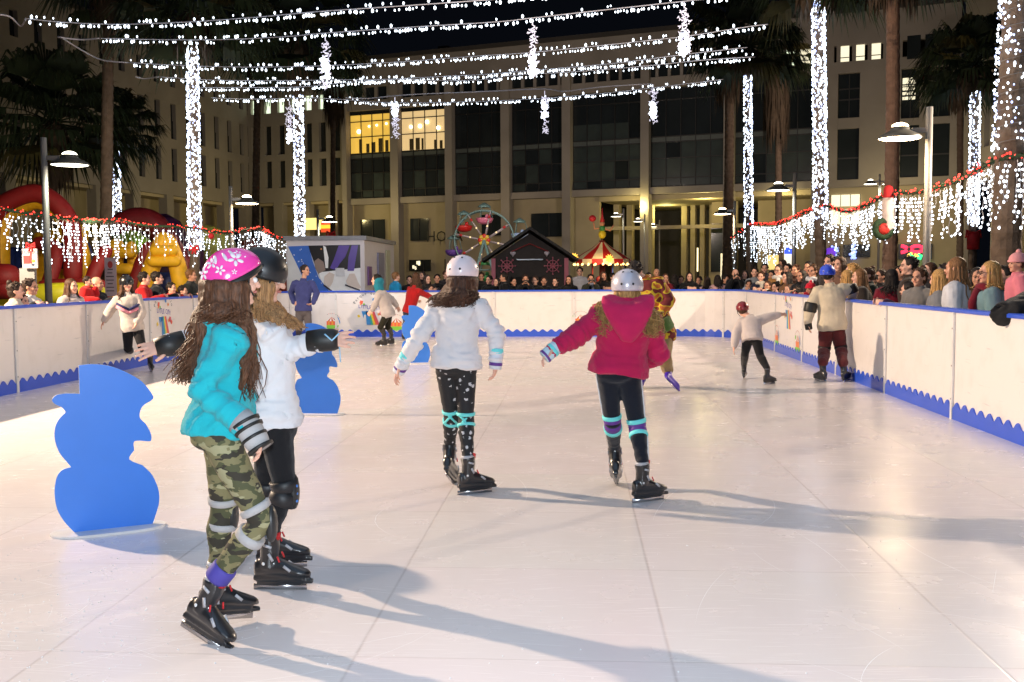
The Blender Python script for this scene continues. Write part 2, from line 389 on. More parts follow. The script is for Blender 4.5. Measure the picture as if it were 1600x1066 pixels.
def fig(label, D, s, pel, nk, body, hd, look, arms, legs, top, bot, vox=.012, hips=None, skin=0, hairs=None, hel=None, helkind='round', fat=1., puff=.018, feet=None,
        skates=True, tilt=Z, hand_n=None, folds=.02, curl=.35, group=None, near=False, pants=.012, lo=.0, hem=0, hood=None, boot=None, shw=.135, cat='person', noface=False, flare=0, lookz=0, helt=0, hels=1):
    """pel, nk, hd: points; body/hips/look: angle (deg) in the ground plane; arms [(elbow, wrist, fingertip)] L,R ; legs [knee] L,R; feet [(contact, heading deg, upvec)]"""
    hips = body if hips is None else hips
    bl = cd(body-90); hl = cd(hips-90)   # left side vectors
    uu = (nk-pel).normalized()
    bl = (bl-uu*bl.dot(uu)).normalized()
    base = V((pel.x, pel.y, 0))
    root = thing('person', label, cat, base, group)
    lk = (cd(look)+Z*lookz).normalized(); ax = head_ax(lk, tilt)
    shL = nk-uu*(.055*s)+bl*(shw*s); shR = nk-uu*(.055*s)-bl*(shw*s); hpL = pel+hl*(.068*s)-Z*.03*s; hpR = pel-hl*(.068*s)-Z*.03*s
    B = MB(); head(B, hd, ax, s)
    B.tube([nk-uu*.03*s, nk.lerp(hd, .3)+V((0, 0, 0)), hd-ax[1]*.012*s-ax[2]*.05*s], [.058*s, .05*s, .052*s], 12)
    torso(B, pel, nk, bl, hl, s)
    J = MB(); torso(J, pel, nk, bl, hl, s, puff, lo, hem, fat, flare)
    J.tube([nk-uu*.02*s, nk+uu*.035*s+(hd-nk)*.1], [.078*s, .066*s], 14)
    for i, (sh, (el, wr, ft)) in enumerate(zip((shL, shR), arms)):
        sg = 1 if i == 0 else -1
        B.tube([sh, sh.lerp(el, .5), el, el.lerp(wr, .35), wr], [.046*s, .04*s, .035*s, .035*s, .025*s], 10, rnd=True)
        dirn = ft-wr
        pn = hand_n[i] if hand_n else (bl*(-sg)-Z*.2)
        hand(B, wr, dirn, pn, s, curl, side=1)
        cuff = wr.lerp(el, .05)
        J.tube([sh-bl*sg*.03*s, sh, sh.lerp(el, .5), el, el.lerp(cuff, .5), cuff], [(.056*s+puff*.8), .055*s+puff, .045*s+puff, .04*s+puff, .036*s+puff*1.0, .031*s+puff*.6], 12, rnd=True)
    T = MB(); hipc = pel
    T.tube([pel+uu*.06*s, pel-Z*.02*s], [.09*s, .1*s], 14, rnd=True)
    torso(T, pel, nk, bl, hl, s*.97, pants*.6) if False else None
    rings = []
    for t, a, b in ((.2, .125, .1), (.06, .14, .112), (-.04, .146, .12), (-.13, .135, .112), (-.2, .09, .085)):
        c = pel+uu*((nk-pel).length*t)
        fr = uu.cross(hl).normalized()
        rings.append([c+hl*((a*s+pants*.5)*math.cos(q))+fr*((b*s+pants*.5)*math.sin(q)) for q in [2*math.pi*i/18 for i in range(18)]])
    T.loft(rings)
    ends = []
    for i, (hp, kn) in enumerate(zip((hpL, hpR), legs)):
        if skates: a1, a2 = skate(root, feet[i][0], cd(feet[i][1]), feet[i][2] if len(feet[i]) > 2 else Z, s*.9, near, boot)
        else:
            a1 = V(feet[i][0])+Z*.08*s; a2 = a1+Z*.03
        B.tube([hp, hp.lerp(kn, .5), kn, kn.lerp(a2, .3), a2, a1], [.066*s, .056*s, .042*s, .043*s, .03*s, .028*s], 12, rnd=True)
        if not skates:
            sm = MB(); shoe(sm, a1, cd(feet[i][1]), s); sm.build('shoe', mat('shoe', (.03, .028, .027), .5), root)
        end = a2 if skates else a1+Z*.02
        kf = kn.lerp(end, .33)+(-cd(body)*.012*s)
        T.tube([hp+Z*.02*s, hp.lerp(kn, .45), kn, kf, kf.lerp(end, .6), end], [.079*s+pants, .067*s+pants, .052*s+pants, .054*s+pants, .041*s+pants, .037*s+pants], 14, rnd=True)
        ends.append((kn, end))
    b = B.build('body', SKIN[skin], root); remesh(b, min(vox*.8, .011) if not near else .0055, 2)
    t = T.build('trousers', bot, root); remesh(t, vox*.9, 3, 0 if near else (folds*.3 if pants < .02 else folds), .1)
    if hood:
        J.ell(nk-cd(body)*.075*s+Z*.0*s, (.11*s, .06*s, .085*s), (bl, cd(body), Z), 14, 8)
    j = J.build('jacket', top, root); remesh(j, vox*.9, 3, 0 if near else folds, .11)
    if near:
        bones = [(pel-uu*.05*s, nk, 1.0, 13)]
        for sh, (el, wr, ft) in zip((shL, shR), arms): bones += [(sh, el, 1.0, 20), (el, wr, 1.25, 24)]
        wrinkle(j, bones, folds*1.05)
        bones = []
        for hp, (kn, en) in zip((hpL, hpR), ends): bones += [(hp, kn, .6, 17), (kn, en, 1.0, 24)]
        wrinkle(t, bones, .011)
    if not noface: face(root, hd, ax, s, near)
    if hairs: hair(root, hd, ax, s, near=near, low=bool(hel), caps=[(pel, nk-uu*.04, .118*s*fat+puff), (shL, arms[0][0], .056*s+puff), (shR, arms[1][0], .056*s+puff), (shL-uu*.02, shR-uu*.02, .075*s+puff)] if near else (), **hairs)
    if hel:
        hx = (ax[0], (ax[1]*math.cos(helt)+ax[2]*math.sin(helt)), (ax[2]*math.cos(helt)-ax[1]*math.sin(helt))); helmet(root, hd+ax[2]*((1-hels)*.17), hx, s*hels, hel, helkind)
    return root, ax, dict(shL=shL, shR=shR, ends=ends, hpL=hpL, hpR=hpR, bl=bl, uu=uu)

def strap(nm, root, inf, i, seg, t0, t1, mm, s, pants, ex=.004):
    """a strap round leg i; seg 0 = thigh, 1 = shin"""
    kn, end = inf['ends'][i]; hp = (inf['hpL'], inf['hpR'])[i]
    T0 = ((0, .079), (.45, .067), (1, .052)) if seg == 0 else ((0, .052), (.33, .054), (.73, .041), (1, .037))
    def r(t):
        for (a, x), (b_, y) in zip(T0, T0[1:]):
            if t <= b_: return (x+(y-x)*(t-a)/(b_-a))*s+pants+ex
    a, c = (hp, kn) if seg == 0 else (kn, end)
    k = MB(); ts = [t0, t0, (t0+t1)/2, t1, t1]; rs = [r(t0)-.006, r(t0), r((t0+t1)/2)+.001, r(t1), r(t1)-.006]
    ts = [t0-.004, t0+.004, (t0+t1)/2, t1-.004, t1+.004]
    k.tube([a.lerp(c, t) for t in ts], rs, 22); return k.build(nm, mm, root)
# ------------------------------------------------------------------ setting
w = bpy.data.worlds.new('World'); S.world = w; w.use_nodes = True
bg = w.node_tree.nodes['Background']; 
skyn = N(w.node_tree, 'ShaderNodeTexSky'); skyn.sky_type = 'NISHITA'; skyn.sun_disc = False; skyn.sun_elevation = rad(-6); skyn.sun_rotation = rad(150)
mixw = N(w.node_tree, 'ShaderNodeMixRGB', blend_type='ADD'); mixw.inputs[0].default_value = 1; mixw.inputs[2].default_value = (.022, .028, .045, 1)
w.node_tree.links.new(skyn.outputs[0], mixw.inputs[1]); w.node_tree.links.new(mixw.outputs[0], bg.inputs[0]); bg.inputs[1].default_value = .09
# plaza
def boardmat():
    mt, nt, b = newmat('white_board'); L = nt.links; tc = N(nt, 'ShaderNodeTexCoord'); prev = None
    b.inputs['Roughness'].default_value = .38; b.inputs['Base Color'].default_value = (.8, .76, .73, 1)
    base = N(nt, 'ShaderNodeRGB'); base.outputs[0].default_value = (*lin((232, 226, 222)), 1); prev = base.outputs[0]
    for sc, lo, hi, col, st in (((1.2, 1.2, 14), .66, .72, (.45, .45, .47, 1), .5), ((9, 9, 1.5), .68, .74, (.5, .47, .45, 1), .4), ((2, 2, 2), .5, .8, (.62, .57, .52, 1), .35)):
        mp = N(nt, 'ShaderNodeMapping'); mp.inputs['Scale'].default_value = sc; L.new(tc.outputs['Object'], mp.inputs[0]); nz = N(nt, 'ShaderNodeTexNoise', Scale=2.2, Detail=5.0); L.new(mp.outputs[0], nz.inputs['Vector'])
        mr = N(nt, 'ShaderNodeMapRange'); mr.inputs['From Min'].default_value = lo; mr.inputs['From Max'].default_value = hi; mr.inputs['To Max'].default_value = st; L.new(nz.outputs['Fac'], mr.inputs['Value'])
        mx = N(nt, 'ShaderNodeMixRGB'); mx.inputs[2].default_value = col; L.new(mr.outputs[0], mx.inputs[0]); L.new(prev, mx.inputs[1]); prev = mx.outputs[0]
    L.new(prev, b.inputs['Base Color']); return mt
WHITE = boardmat(); BLUE = mat('blue_plastic', lin((50, 88, 205)), .3, var=.04, spec=.5)
mt, nt, b = newmat('plaza_paving'); L = nt.links
br = N(nt, 'ShaderNodeTexBrick', Scale=1.6); br.inputs['Color1'].default_value = (.16, .14, .12, 1); br.inputs['Color2'].default_value = (.2, .17, .14, 1); br.inputs['Mortar'].default_value = (.07, .06, .05, 1); br.inputs['Mortar Size'].default_value = .012
tc = N(nt, 'ShaderNodeTexCoord'); L.new(tc.outputs['Object'], br.inputs['Vector']); L.new(br.outputs[0], b.inputs['Base Color']); b.inputs['Roughness'].default_value = .5
mb = MB(); mb.add([(-250, -60, -.06), (250, -60, -.06), (250, 300, -.06), (-250, 300, -.06)], [(0, 1, 2, 3)]); struct(mb.build('ground', mt, smooth=False))
# ice
def icemat():
    mt, nt, b = newmat('synthetic_ice'); L = nt.links; tc = N(nt, 'ShaderNodeTexCoord'); sx = N(nt, 'ShaderNodeSeparateXYZ'); L.new(tc.outputs['Object'], sx.inputs[0])
    def M(op, a, b_=None, c=None):
        n = N(nt, 'ShaderNodeMath', operation=op)
        for i, q in enumerate((a, b_, c)):
            if q is None: continue
            if isinstance(q, (int, float)): n.inputs[i].default_value = q
            else: L.new(q, n.inputs[i])
        return n.outputs[0]
    out = []; cells = []
    for ch, o, p, wd in (('X', .36, 1.2, .0062), ('Y', 3.78, 1.204, .0052)):
        t = M('DIVIDE', M('SUBTRACT', sx.outputs[ch], o), p); cells.append(M('FLOOR', t))
        d = M('MULTIPLY', M('PINGPONG', t, .5), p)
        out.append(M('SUBTRACT', 1, M('SMOOTH_MIN', M('DIVIDE', d, wd*1.6), 1.0, .3)))
    joint = M('MAXIMUM', M('MAXIMUM', out[0], M('MULTIPLY', out[1], .75)), 0)
    cb = N(nt, 'ShaderNodeCombineXYZ'); L.new(cells[0], cb.inputs[0]); L.new(cells[1], cb.inputs[1])
    wn = N(nt, 'ShaderNodeTexWhiteNoise', noise_dimensions='3D'); L.new(cb.outputs[0], wn.inputs[0])
    n1 = N(nt, 'ShaderNodeTexNoise', Scale=.9, Detail=6.0); L.new(tc.outputs['Object'], n1.inputs['Vector'])
    mx = N(nt, 'ShaderNodeMixRGB'); mx.inputs[1].default_value = (*lin((234, 221, 220)), 1); mx.inputs[2].default_value = (*lin((229, 223, 217)), 1)
    L.new(M('MULTIPLY_ADD', n1.outputs['Fac'], .8, M('MULTIPLY_ADD', wn.outputs[0], .6, -.2)), mx.inputs[0])
    # fine skate scratches: very stretched noises in several directions
    sc = None
    for i, (ang, s1) in enumerate(((20, 1.0), (75, 1.1), (-35, .9), (130, 1.3))):
        mp = N(nt, 'ShaderNodeMapping'); mp.inputs['Rotation'].default_value = (0, 0, rad(ang)); mp.inputs['Scale'].default_value = (2.2*s1, 150*s1, 1); mp.inputs['Location'].default_value = (i*7, i*3, 0)
        wv = N(nt, 'ShaderNodeTexNoise', Scale=.35); 
        ad = N(nt, 'ShaderNodeVectorMath', operation='MULTIPLY_ADD'); L.new(tc.outputs['Object'], wv.inputs['Vector']); L.new(wv.outputs['Color'], ad.inputs[0]); ad.inputs[1].default_value = (.9, .9, 0); L.new(tc.outputs['Object'], ad.inputs[2])
        L.new(ad.outputs[0], mp.inputs[0]); nn = N(nt, 'ShaderNodeTexNoise', Scale=1.0, Detail=2.0); L.new(mp.outputs[0], nn.inputs['Vector'])
        q = N(nt, 'ShaderNodeMapRange'); q.inputs['From Min'].default_value = .66; q.inputs['From Max'].default_value = .78; L.new(nn.outputs['Fac'], q.inputs['Value'])
        sc = q.outputs[0] if sc is None else M('MAXIMUM', sc, q.outputs[0])
    jn = N(nt, 'ShaderNodeMixRGB', blend_type='MIX'); jn.inputs[2].default_value = (*lin((150, 128, 118)), 1)
    n3 = N(nt, 'ShaderNodeTexNoise', Scale=2.3, Detail=4.0); L.new(tc.outputs['Object'], n3.inputs['Vector'])
    L.new(M('MULTIPLY', joint, M('MULTIPLY', n3.outputs['Fac'], .62)), jn.inputs[0]); L.new(mx.outputs[0], jn.inputs[1])
    m3 = N(nt, 'ShaderNodeMixRGB'); m3.inputs[2].default_value = (.93, .9, .88, 1); L.new(M('MULTIPLY', sc, .55), m3.inputs[0]); L.new(jn.outputs[0], m3.inputs[1])
    L.new(m3.outputs[0], b.inputs['Base Color'])
    n4 = N(nt, 'ShaderNodeTexNoise', Scale=3.0, Detail=6.0); L.new(tc.outputs['Object'], n4.inputs['Vector'])
    L.new(M('ADD', M('MULTIPLY_ADD', n4.outputs['Fac'], .16, .175), M('MULTIPLY', sc, .06)), b.inputs['Roughness'])
    b.inputs['Specular IOR Level'].default_value = .5
    bp = N(nt, 'ShaderNodeBump', Strength=.1, Distance=.004); L.new(M('SUBTRACT', M('MULTIPLY', n4.outputs['Fac'], 1.0), M('MULTIPLY', joint, 2.)), bp.inputs['Height']); L.new(bp.outputs[0], b.inputs['Normal'])
    return mt
XL, XR, YB, YF, RC = -7.05, 3.75, 24.1, -3.5, 1.2
def outline(off, n=8):
    """inner line of the boards, left side front -> back -> right side front, off = outward offset"""
    p = [(XL-off, YF)]
    for cx, cy, a0 in ((XL+RC, YB-RC, 180), (XR-RC, YB-RC, 90)):
        for i in range(n+1):
            a = rad(a0-90*i/n); p.append((cx+(RC+off)*math.cos(a), cy+(RC+off)*math.sin(a)))
    return p+[(XR+off, YF)]
mb = MB(); pts = [V((x, y, 0)) for x, y in outline(.1)]; mb.add(pts+[p-Z*.05 for p in pts], [tuple(range(len(pts)-1, -1, -1))]+[(i, (i+1) % len(pts), (i+1) % len(pts)+len(pts), i+len(pts)) for i in range(len(pts))])
ice = struct(mb.build('ice_rink_floor', icemat(), smooth=False))
mb = MB()
for i in range(1500):
    y = 3+abs(R_.gauss(0, 5)) if i % 2 else R_.uniform(2, 20); x = R_.uniform(XL, XR); 
    if i < 600: x, y = -2.2+R_.gauss(0, .5), 4.2+R_.gauss(0, .7)
    if y > 23.5: continue
    r = R_.uniform(.0012, .0038); mb.oct((x, y, r*.5), r, 0, R_.uniform(.4, .9))
o = mb.build('ice_shavings', mat('ice_shavings', (.85, .85, .85), .5)); tag(o, 'tiny white shavings scraped up on the rink floor', 'shavings', kind='stuff')
mb = MB(); rs = random.Random(31)
for i in range(420):
    if i < 190: x, y = -2.4+rs.gauss(0, .55), 4.0+rs.gauss(0, .8)
    else: x, y = rs.uniform(-6, 3.4), rs.uniform(3, 17)
    a = rs.gauss(.4, .5) if i < 190 else rs.uniform(0, 6.28); L_ = rs.uniform(.06, .35) if i < 190 else rs.uniform(.15, 1.3); cv = rs.gauss(0, .9); n = 9; w_ = rs.uniform(.0006, .0014); l_, r_ = [], []
    for j in range(n+1):
        t = j/n; x += math.cos(a)*L_/n; y += math.sin(a)*L_/n; a += cv*L_/n; q = w_*math.sin(math.pi*min(.999, max(.001, t)))
        l_.append((x-math.sin(a)*q, y+math.cos(a)*q, .0006)); r_.append((x+math.sin(a)*q, y-math.cos(a)*q, .0006))
    if max(abs(x+1.6), 0) > 5.2 or y > 23: continue
    mb.add(l_+r_, [(n+1+j, n+2+j, j+1, j) for j in range(n)])
o = mb.build('skate_marks', mat('scratched_plastic', (.93, .92, .92), .6), smooth=False); tag(o, 'fine pale curved scratches left by blades on the rink floor', 'scratches', kind='stuff')
# boards
STEELD = mat('dull_steel', (.2, .2, .2), .5, .6)
def boards(name, label, path, joints, reverse=False):
    """path: list of Vectors along the inner face; panels between joint distances"""
    root = thing(name, label, 'barrier', path[0]); 
    cum = [0]
    for a, c in zip(path, path[1:]): cum.append(cum[-1]+(c-a).length)
    def pt(d):
        for i in range(len(cum)-1):
            if d <= cum[i+1]+1e-6 or i == len(cum)-2:
                t = (d-cum[i])/(cum[i+1]-cum[i]); p = path[i].lerp(path[i+1], t); tg = (path[i+1]-path[i]).normalized(); return p, tg, V((tg.y*-1, tg.x, 0))
    js = [0]+[j for j in joints if 0 < j < cum[-1]]+[cum[-1]]
    for a, c in zip(js, js[1:]):
        ds = [a+.004]+[x for x in cum if a+.004 < x < c-.004]+[c-.004]; mb = MB()
        rings = []
        for d in ds:
            p, tg, nn = pt(d); rings.append([p+Z*.0, p+Z*1.065, p+nn*.035+Z*1.065, p+nn*.035])
        mb.loft(rings); mb.build('board_panel', WHITE, root, smooth=False)
        k = MB(); p, tg, nn = pt(c); k.box(p-nn*.014+Z*.53, (.05, .018, 1.06), (tg, nn, Z)); k.build('joint_post', mat('white_plastic', (.72, .7, .68), .4), root, smooth=False)
        for zb in (.2, .53, .9): k = MB(); k.ell(p-nn*.024+Z*zb, (.009, .004, .009), (tg, nn, Z), 8, 4); k.build('bolt', STEELD, root)
        # scalloped kickboard with the scallops of this panel
        k = MB(); n = max(1, round((c-a-.05)/.2)); st = (c-a-.06)/n; top = []
        for i in range(n*8+1):
            d = a+.03+st*i/8; t = (i % 8)/8; h = .115+.062*(.5-.5*math.cos(2*math.pi*t)); top.append((d, h))
        for (d0, h0), (d1, h1) in zip(top, top[1:]):
            p0, t0, n0 = pt(d0); p1, t1, n1 = pt(d1)
            q = [p0-n0*.016, p1-n0*.016, p1-n0*.016+Z*h1, p0-n0*.016+Z*h0]; k.add(q+[x+n0*.014 for x in q], [(0, 1, 2, 3), (3, 2, 6, 7)])
        k.build('kickboard', BLUE, root, smooth=False)
    k = MB(); rings = []
    for i, p in enumerate(path):
        tg = (path[min(i+1, len(path)-1)]-path[max(i-1, 0)]).normalized(); nn = V((-tg.y, tg.x, 0))
        a, c = p-nn*.03, p+nn*.07
        rings.append([a+Z*1.062, a+Z*1.09, a+nn*.012+Z*1.1, c-nn*.012+Z*1.1, c+Z*1.09, c+Z*1.062])
    k.loft(rings); k.build('cap_rail', BLUE, root, smooth=False)
    return root
ol = outline(0)
c0 = len(ol)//2
YC = YB-RC
left = [V((XL, YF, 0)), V((XL, YC-.2, 0))]; right = [V((XR, YC-.2, 0)), V((XR, YF, 0))]
back = [V((XL, YC-.2, 0))]+[V((x, y, 0)) for x, y in ol[1:-1]]+[V((XR, YC-.2, 0))]
GL = boards('rink_barrier', 'long white barrier with blue cap and scalloped foot, beside the inflatables', left, [gnd(3.75, 613.5).y-YF-1.96*k for k in range(8, 0, -1)]+[gnd(3.75, 613.5).y-YF, gnd(122, 590).y-YF, gnd(218, 569.4).y-YF, gnd(218, 569.4).y-YF+1.96, gnd(218, 569.4).y-YF+3.92])
def xs(px): return at(px, 500, 24.2).x
arc = math.pi/2*RC
GB = boards('rink_barrier', 'white barrier across the far end of the rink, in front of the wooden hut', back, [.2+arc*.5]+[.2+arc+(xs(px)-(XL+RC)) for px in (522, 647, 772, 897, 1022)]+[.2+arc+(XR-XL-2*RC)+arc*.5])
yj = [gnd(x, y).y for x, y in ((1206.9, 548.8), (1247.8, 565), (1302.5, 585.3), (1375.6, 614.4), (1482.8, 654.4))]
GR = boards('rink_barrier', 'cream white barrier that the crowd by the icicle lights leans over', right, [YC-.2-y for y in yj]+[YC-.2-yj[-1]+2.25*k for k in (1, 2, 3, 4)])
# logos printed on the boards
def pmat(c): return mat('print', lin(c), .4, var=.03)
PR = [pmat(c) for c in ((70, 80, 90), (70, 60, 170), (60, 140, 205), (60, 175, 140), (240, 210, 60), (235, 100, 70), (215, 90, 110), (130, 205, 70), (190, 80, 40), (235, 150, 60), (245, 240, 235))]
def logo(root, o, ex, s, full=True):
    mb = MB(); nn = ex.cross(Z)*1.0; o = V(o); ey = Z
    off = V((0, 0, 0))
    txt = 'Parque de Ocio'
    for i, ch in enumerate(txt):
        if ch == ' ': continue
        a = rad(158-136*i/(len(txt)-1)); p = o+ex*(.36*s*math.cos(a))+ey*(.12*s+.33*s*math.sin(a))
        write(mb, ch, .1*s, p, ex*math.sin(a)-ey*math.cos(a), ex*math.cos(a)+ey*math.sin(a), 0)
    for i, ch in enumerate('LITTLE CITY'):
        if ch != ' ': write(mb, ch, .115*s, o+ex*(-.25+.052*i)*s+ey*(.13-.06*(i/10)+.012*(i % 2))*s, ex, ey, 1)
    cols = [2, 2, 3, 4, 5, 6]
    for i, c in enumerate(cols):
        def pr(t, k): # curved rainbow going down
            return (k/6*.2*(1+.25*t)-.11+.05*t, .06-.34*t+.0*k)
        pts = []
        L0 = [(-.10+.2*i/6+(.012+.012*i)*t*1.6, .06-.33*t) for t in (0, .5, 1)]; L1 = [(-.10+.2*(i+1)/6+(.012+.012*(i+1))*t*1.6, .06-.33*t) for t in (0, .5, 1)]
        mb.prism([(x*s, y*s) for x, y in L0+L1[::-1]], o-nn*0, ex, ey, .0008, c)
    mb.prism([(-.2*s, .06*s), (-.06*s, .05*s), (-.06*s, -.02*s), (-.14*s, -.03*s), (-.15*s, -.12*s), (-.18*s, -.02*s)], o, ex, ey, .0008, 2)
    def blob(x, y, r, c, n=9, dz=.001):
        mb.prism([((x+r*(1+.25*math.sin(3*k+x*40))*math.cos(k*6.283/n))*s, (y+r*(1+.25*math.sin(3*k+x*40))*math.sin(k*6.283/n))*s) for k in range(n)], o, ex, ey, dz, c)
    for x, y, r, c in ((-.2, .27, .045, 5), (-.14, .22, .025, 7), (-.27, -.06, .035, 4), (.1, .33, .04, 2), (.2, .26, .03, 9), (.27, .0, .05, 6), (.33, -.05, .04, 5), (.21, -.02, .03, 9), (-.22, .22, .02, 9)): blob(x, y, r, c)
    off = -nn*.004
    for i in range(len(mb.v)): pass
    return mb.build('printed_logo', PR, root, smooth=False)
def tent(root, o, ex, s):
    mb = MB(); o = V(o); ey = Z
    q = lambda pts, c, z=.001: mb.prism([(x*s, y*s) for x, y in pts], o, ex, ey, z, c)
    q([(-.17, -.1), (-.12, -.16), (0, -.19), (.12, -.16), (.17, -.1), (.1, -.09), (-.1, -.09)], 7)
    for i in range(6):
        x0, x1 = -.14+.28*i/6, -.14+.28*(i+1)/6
        q([(x0, 0), (x1, 0), (.0, .1)], 8 if i % 2 else 10, .0012); q([(x0*.85, -.09), (x1*.85, -.09), (x1*.9, 0), (x0*.9, 0)], 9 if i % 2 else 5, .0011)
    for a in range(20, 160, 9):
        c, s_ = math.cos(rad(a)), math.sin(rad(a)); q([(c*.2, s_*.17), (c*.2+.012, s_*.17), (c*.2+.012, s_*.17+.012), (c*.2, s_*.17+.012)], 0 if a % 2 else 5)
    q([(-.15+.035*math.cos(k), .06+.035*math.sin(k)) for k in [i*.785 for i in range(8)]], 7)
    q([(.13, .11), (.17, .07), (.2, -.02), (.19, -.08), (.175, -.02), (.15, .06)], 2)
    return mb.build('printed_circus_tent', PR, root, smooth=False)
EXB = V((1, 0, 0))
def onback(px, py): d = ray(px, py); return EYE+d*((YB-.006)/d.y)
def onleft(px, py): d = ray(px, py); return EYE+d*((XL+.006)/d.x)
def onright(px, py): d = ray(px, py); return EYE+d*((XR-.006)/d.x)
logo(GB, onback(578, 490), EXB, 1.); tent(GB, onback(518, 502), EXB, 1.05); tent(GB, onback(619, 504), EXB, 1.05); tent(GB, onback(907, 498), EXB, 1.0)
EL = V((0, 1, 0)); logo(GL, onleft(256, 500), EL, 1.0)
ER = V((0, -1, 0)); logo(GR, onright(1231, 490), ER, 1.); tent(GR, onright(1213.5, 524), ER, 1.05); tent(GR, onright(1246, 534), ER, 1.05)
# ------------------------------------------------------------------ snowman cut-outs
SNOW = [(110,826.7),(96,810),(86,790),(83,765),(86,742),(94,728),(108,722),(103,715),(92,700),(86,680),(87,660),(94,645),(103,635),(98,628),(88,623),(84,617),(90,609),(105,605),(124,604),(124,559),(145,555),(170,556),(195,564),(218,577),(234,598),(232,606),(222,613),(215,622),(213,636),(222,646),(229,660),(230,670),(226,674),(204,675),(203,690),(195,705),(215,714),(230,730),(239,755),(239,775),(234,793),(228,810.6)]
def snowman(label, px, py, D, ang, sx=1., bl=.62):
    """px,py pixel of base centre; ang: direction of the board in the ground plane (deg, 90 = to the right)"""
    o = gnd(px, py); o.z = 0; ex = cd(ang); root = thing('snowman_cutout', label, 'cutout', o, 'snowman cut-outs on the rink')
    cx, k = 161, 1/277*.985
    poly = []
    for x, y in smoothpath([V((a, b_, 0)) for a, b_ in SNOW], 3)[:-1] if False else [(a, b_) for a, b_ in SNOW]:
        base = 826.7-(x-110)*(16.1/118)
        poly.append(((x-cx)*k*sx, (base-y)*k*(1.0)))
    P = [V((a, b_, 0)) for a, b_ in poly]; sm = []
    # round the outline but keep the three sharp notches
    sharp = {0, 12, 17, 18, 19, 34, 36, len(P)-1, 6}
    n = len(P)
    for i in range(n-1):
        a, b_, c, d = P[max(i-1, 0)] if i not in sharp else P[i], P[i], P[i+1], P[min(i+2, n-1)] if (i+1) not in sharp else P[i+1]
        for j in range(4):
            t = j/4; q = .5*((2*b_)+(c-a)*t+(2*a-5*b_+4*c-d)*t*t+(3*b_-a-3*c+d)*t**3); sm.append((q.x, max(q.y, 0)+.012))
    sm.append((P[-1].x, .012))
    mb = MB(); nn = ex.cross(Z); mb.prism(sm, o-nn*.009, ex, Z, .018, 0, 1); mb.build('board', [BLUE2, mat('edge_glint', (.62, .66, .75), .5)], root, smooth=True, sharp=40)  # rim coloured pale to stand for glints along the edge
    mb = MB(); ring = []
    q = [(.0, 0)]; a = bl/2
    pts = [(a*math.copysign(abs(math.cos(t))**.55, math.cos(t)), .13*math.sin(t)) for t in [2*math.pi*i/32 for i in range(32)]]
    mb.prism(pts, o, ex, Z.cross(ex), .014); mb.build('base_plate', mat('white_plastic', (.72, .7, .68), .4), root, smooth=True, sharp=40)
BLUE2 = mat('blue_plastic', lin((58, 130, 232)), .38, var=.05, vs=3, bump=.03, bs=400)
snowman('bright blue snowman cut-out with top hat nearest the photographer', 170, 829, 5.9, 63)
snowman('blue snowman cut-out behind the outstretched hand of the girl in the black helmet', 497, 648, 10.6, 96, .88, .56)
snowman('small blue snowman cut-out at the far end behind the skater with the white helmet', 650, 568, 16.8, 80, .84, .5)
# ------------------------------------------------------------------ buildings
STONE = mat('limestone', (.30, .272, .242), .85, var=.16, vs=.35, bump=.2, bs=5); STONE2 = mat('render_plaster', (.42, .36, .24), .8, var=.12, vs=.5); 
GLASS = mat('dark_glass', (.02, .026, .03), .12, var=.3, vs=.3, spec=.6); GLASS2 = mat('grey_glass', (.045, .06, .06), .2, var=.2, vs=.8); FRM = mat('window_frame', (.015, .016, .017), .5)
PANEL = mat('spandrel', (.11, .13, .125), .3, var=.1); LITW = emis('lit_window', (1, .93, .66), .95); LITY = emis('lit_room', (1, .62, .1), .6); LITO = emis('lit_ceiling', (1, .72, .34), .55)
BULBW = emis('lamp_globe', (1, .95, .75), 3.0); ROOFM = mat('roof_sheet', (.05, .045, .04), .7); LITG = emis('lit_window_green', (.85, 1, .72), 1.1)
# back facade: vertical plane; s = px->point
def fD(px, k=89.08, q=.416): return k/(1+q*((px-800)/1600))
def fp(px, z, off=0):
    """point on the main facade seen at px, at height z; off metres towards the viewer"""
    D = fD(px); p = at(px, 300, D); return V((p.x, p.y, z))+NB*off
_a, _b = at(545, 300, fD(545)), at(1490, 300, fD(1490)); EB = V((_b.x-_a.x, _b.y-_a.y, 0)).normalized(); NB = EB.cross(Z)
def zB(px, py): return at(px, py, fD(px)).z
AXB = (EB, NB, Z)
root = thing('office_building', 'long beige office building with tall glazed bays closing the far side of the square', 'building', fp(900, 0))
def fbox(x0, x1, z0, z1, off, dep, name, mm, par=None, mb=None):
    p0, p1 = fp(x0, z0), fp(x1, z0); c = (p0+p1)/2+NB*(off-dep/2)+Z*((z1-z0)/2)
    k = mb or MB(); k.box(c, ((p1-p0).length, dep, z1-z0), AXB)
    if mb is None: return k.build(name, mm, par or root, smooth=False)
bays = [(545, 613), (625, 698), (709, 785), (798, 880), (893, 1002), (1015, 1131), (1147, 1268)]
zt, zb_ = 16.55, 8.6
mb = MB(); fbox(538, 1497, 16.9, 18.0-.6, 0, .6, '', 0, mb=mb); fbox(538, 1497, 18.62, 21.0, 0, .6, '', 0, mb=mb); fbox(538, 1497, 8.0, 8.55, 0, .7, '', 0, mb=mb)
fbox(538, 1497, 16.55, 16.9, 0, .55, '', 0, mb=mb)
fbox(1268, 1300, 8.55, 18.62, 0, .6, '', 0, mb=mb); fbox(1352, 1398, 8.55, 17.4, 0, .6, '', 0, mb=mb); 
for a, c in ((1300, 1307), (1341, 1352), (1434, 1446), (1482, 1497)): fbox(a, c, 8.55, 16.55, 0, .6, '', 0, mb=mb)
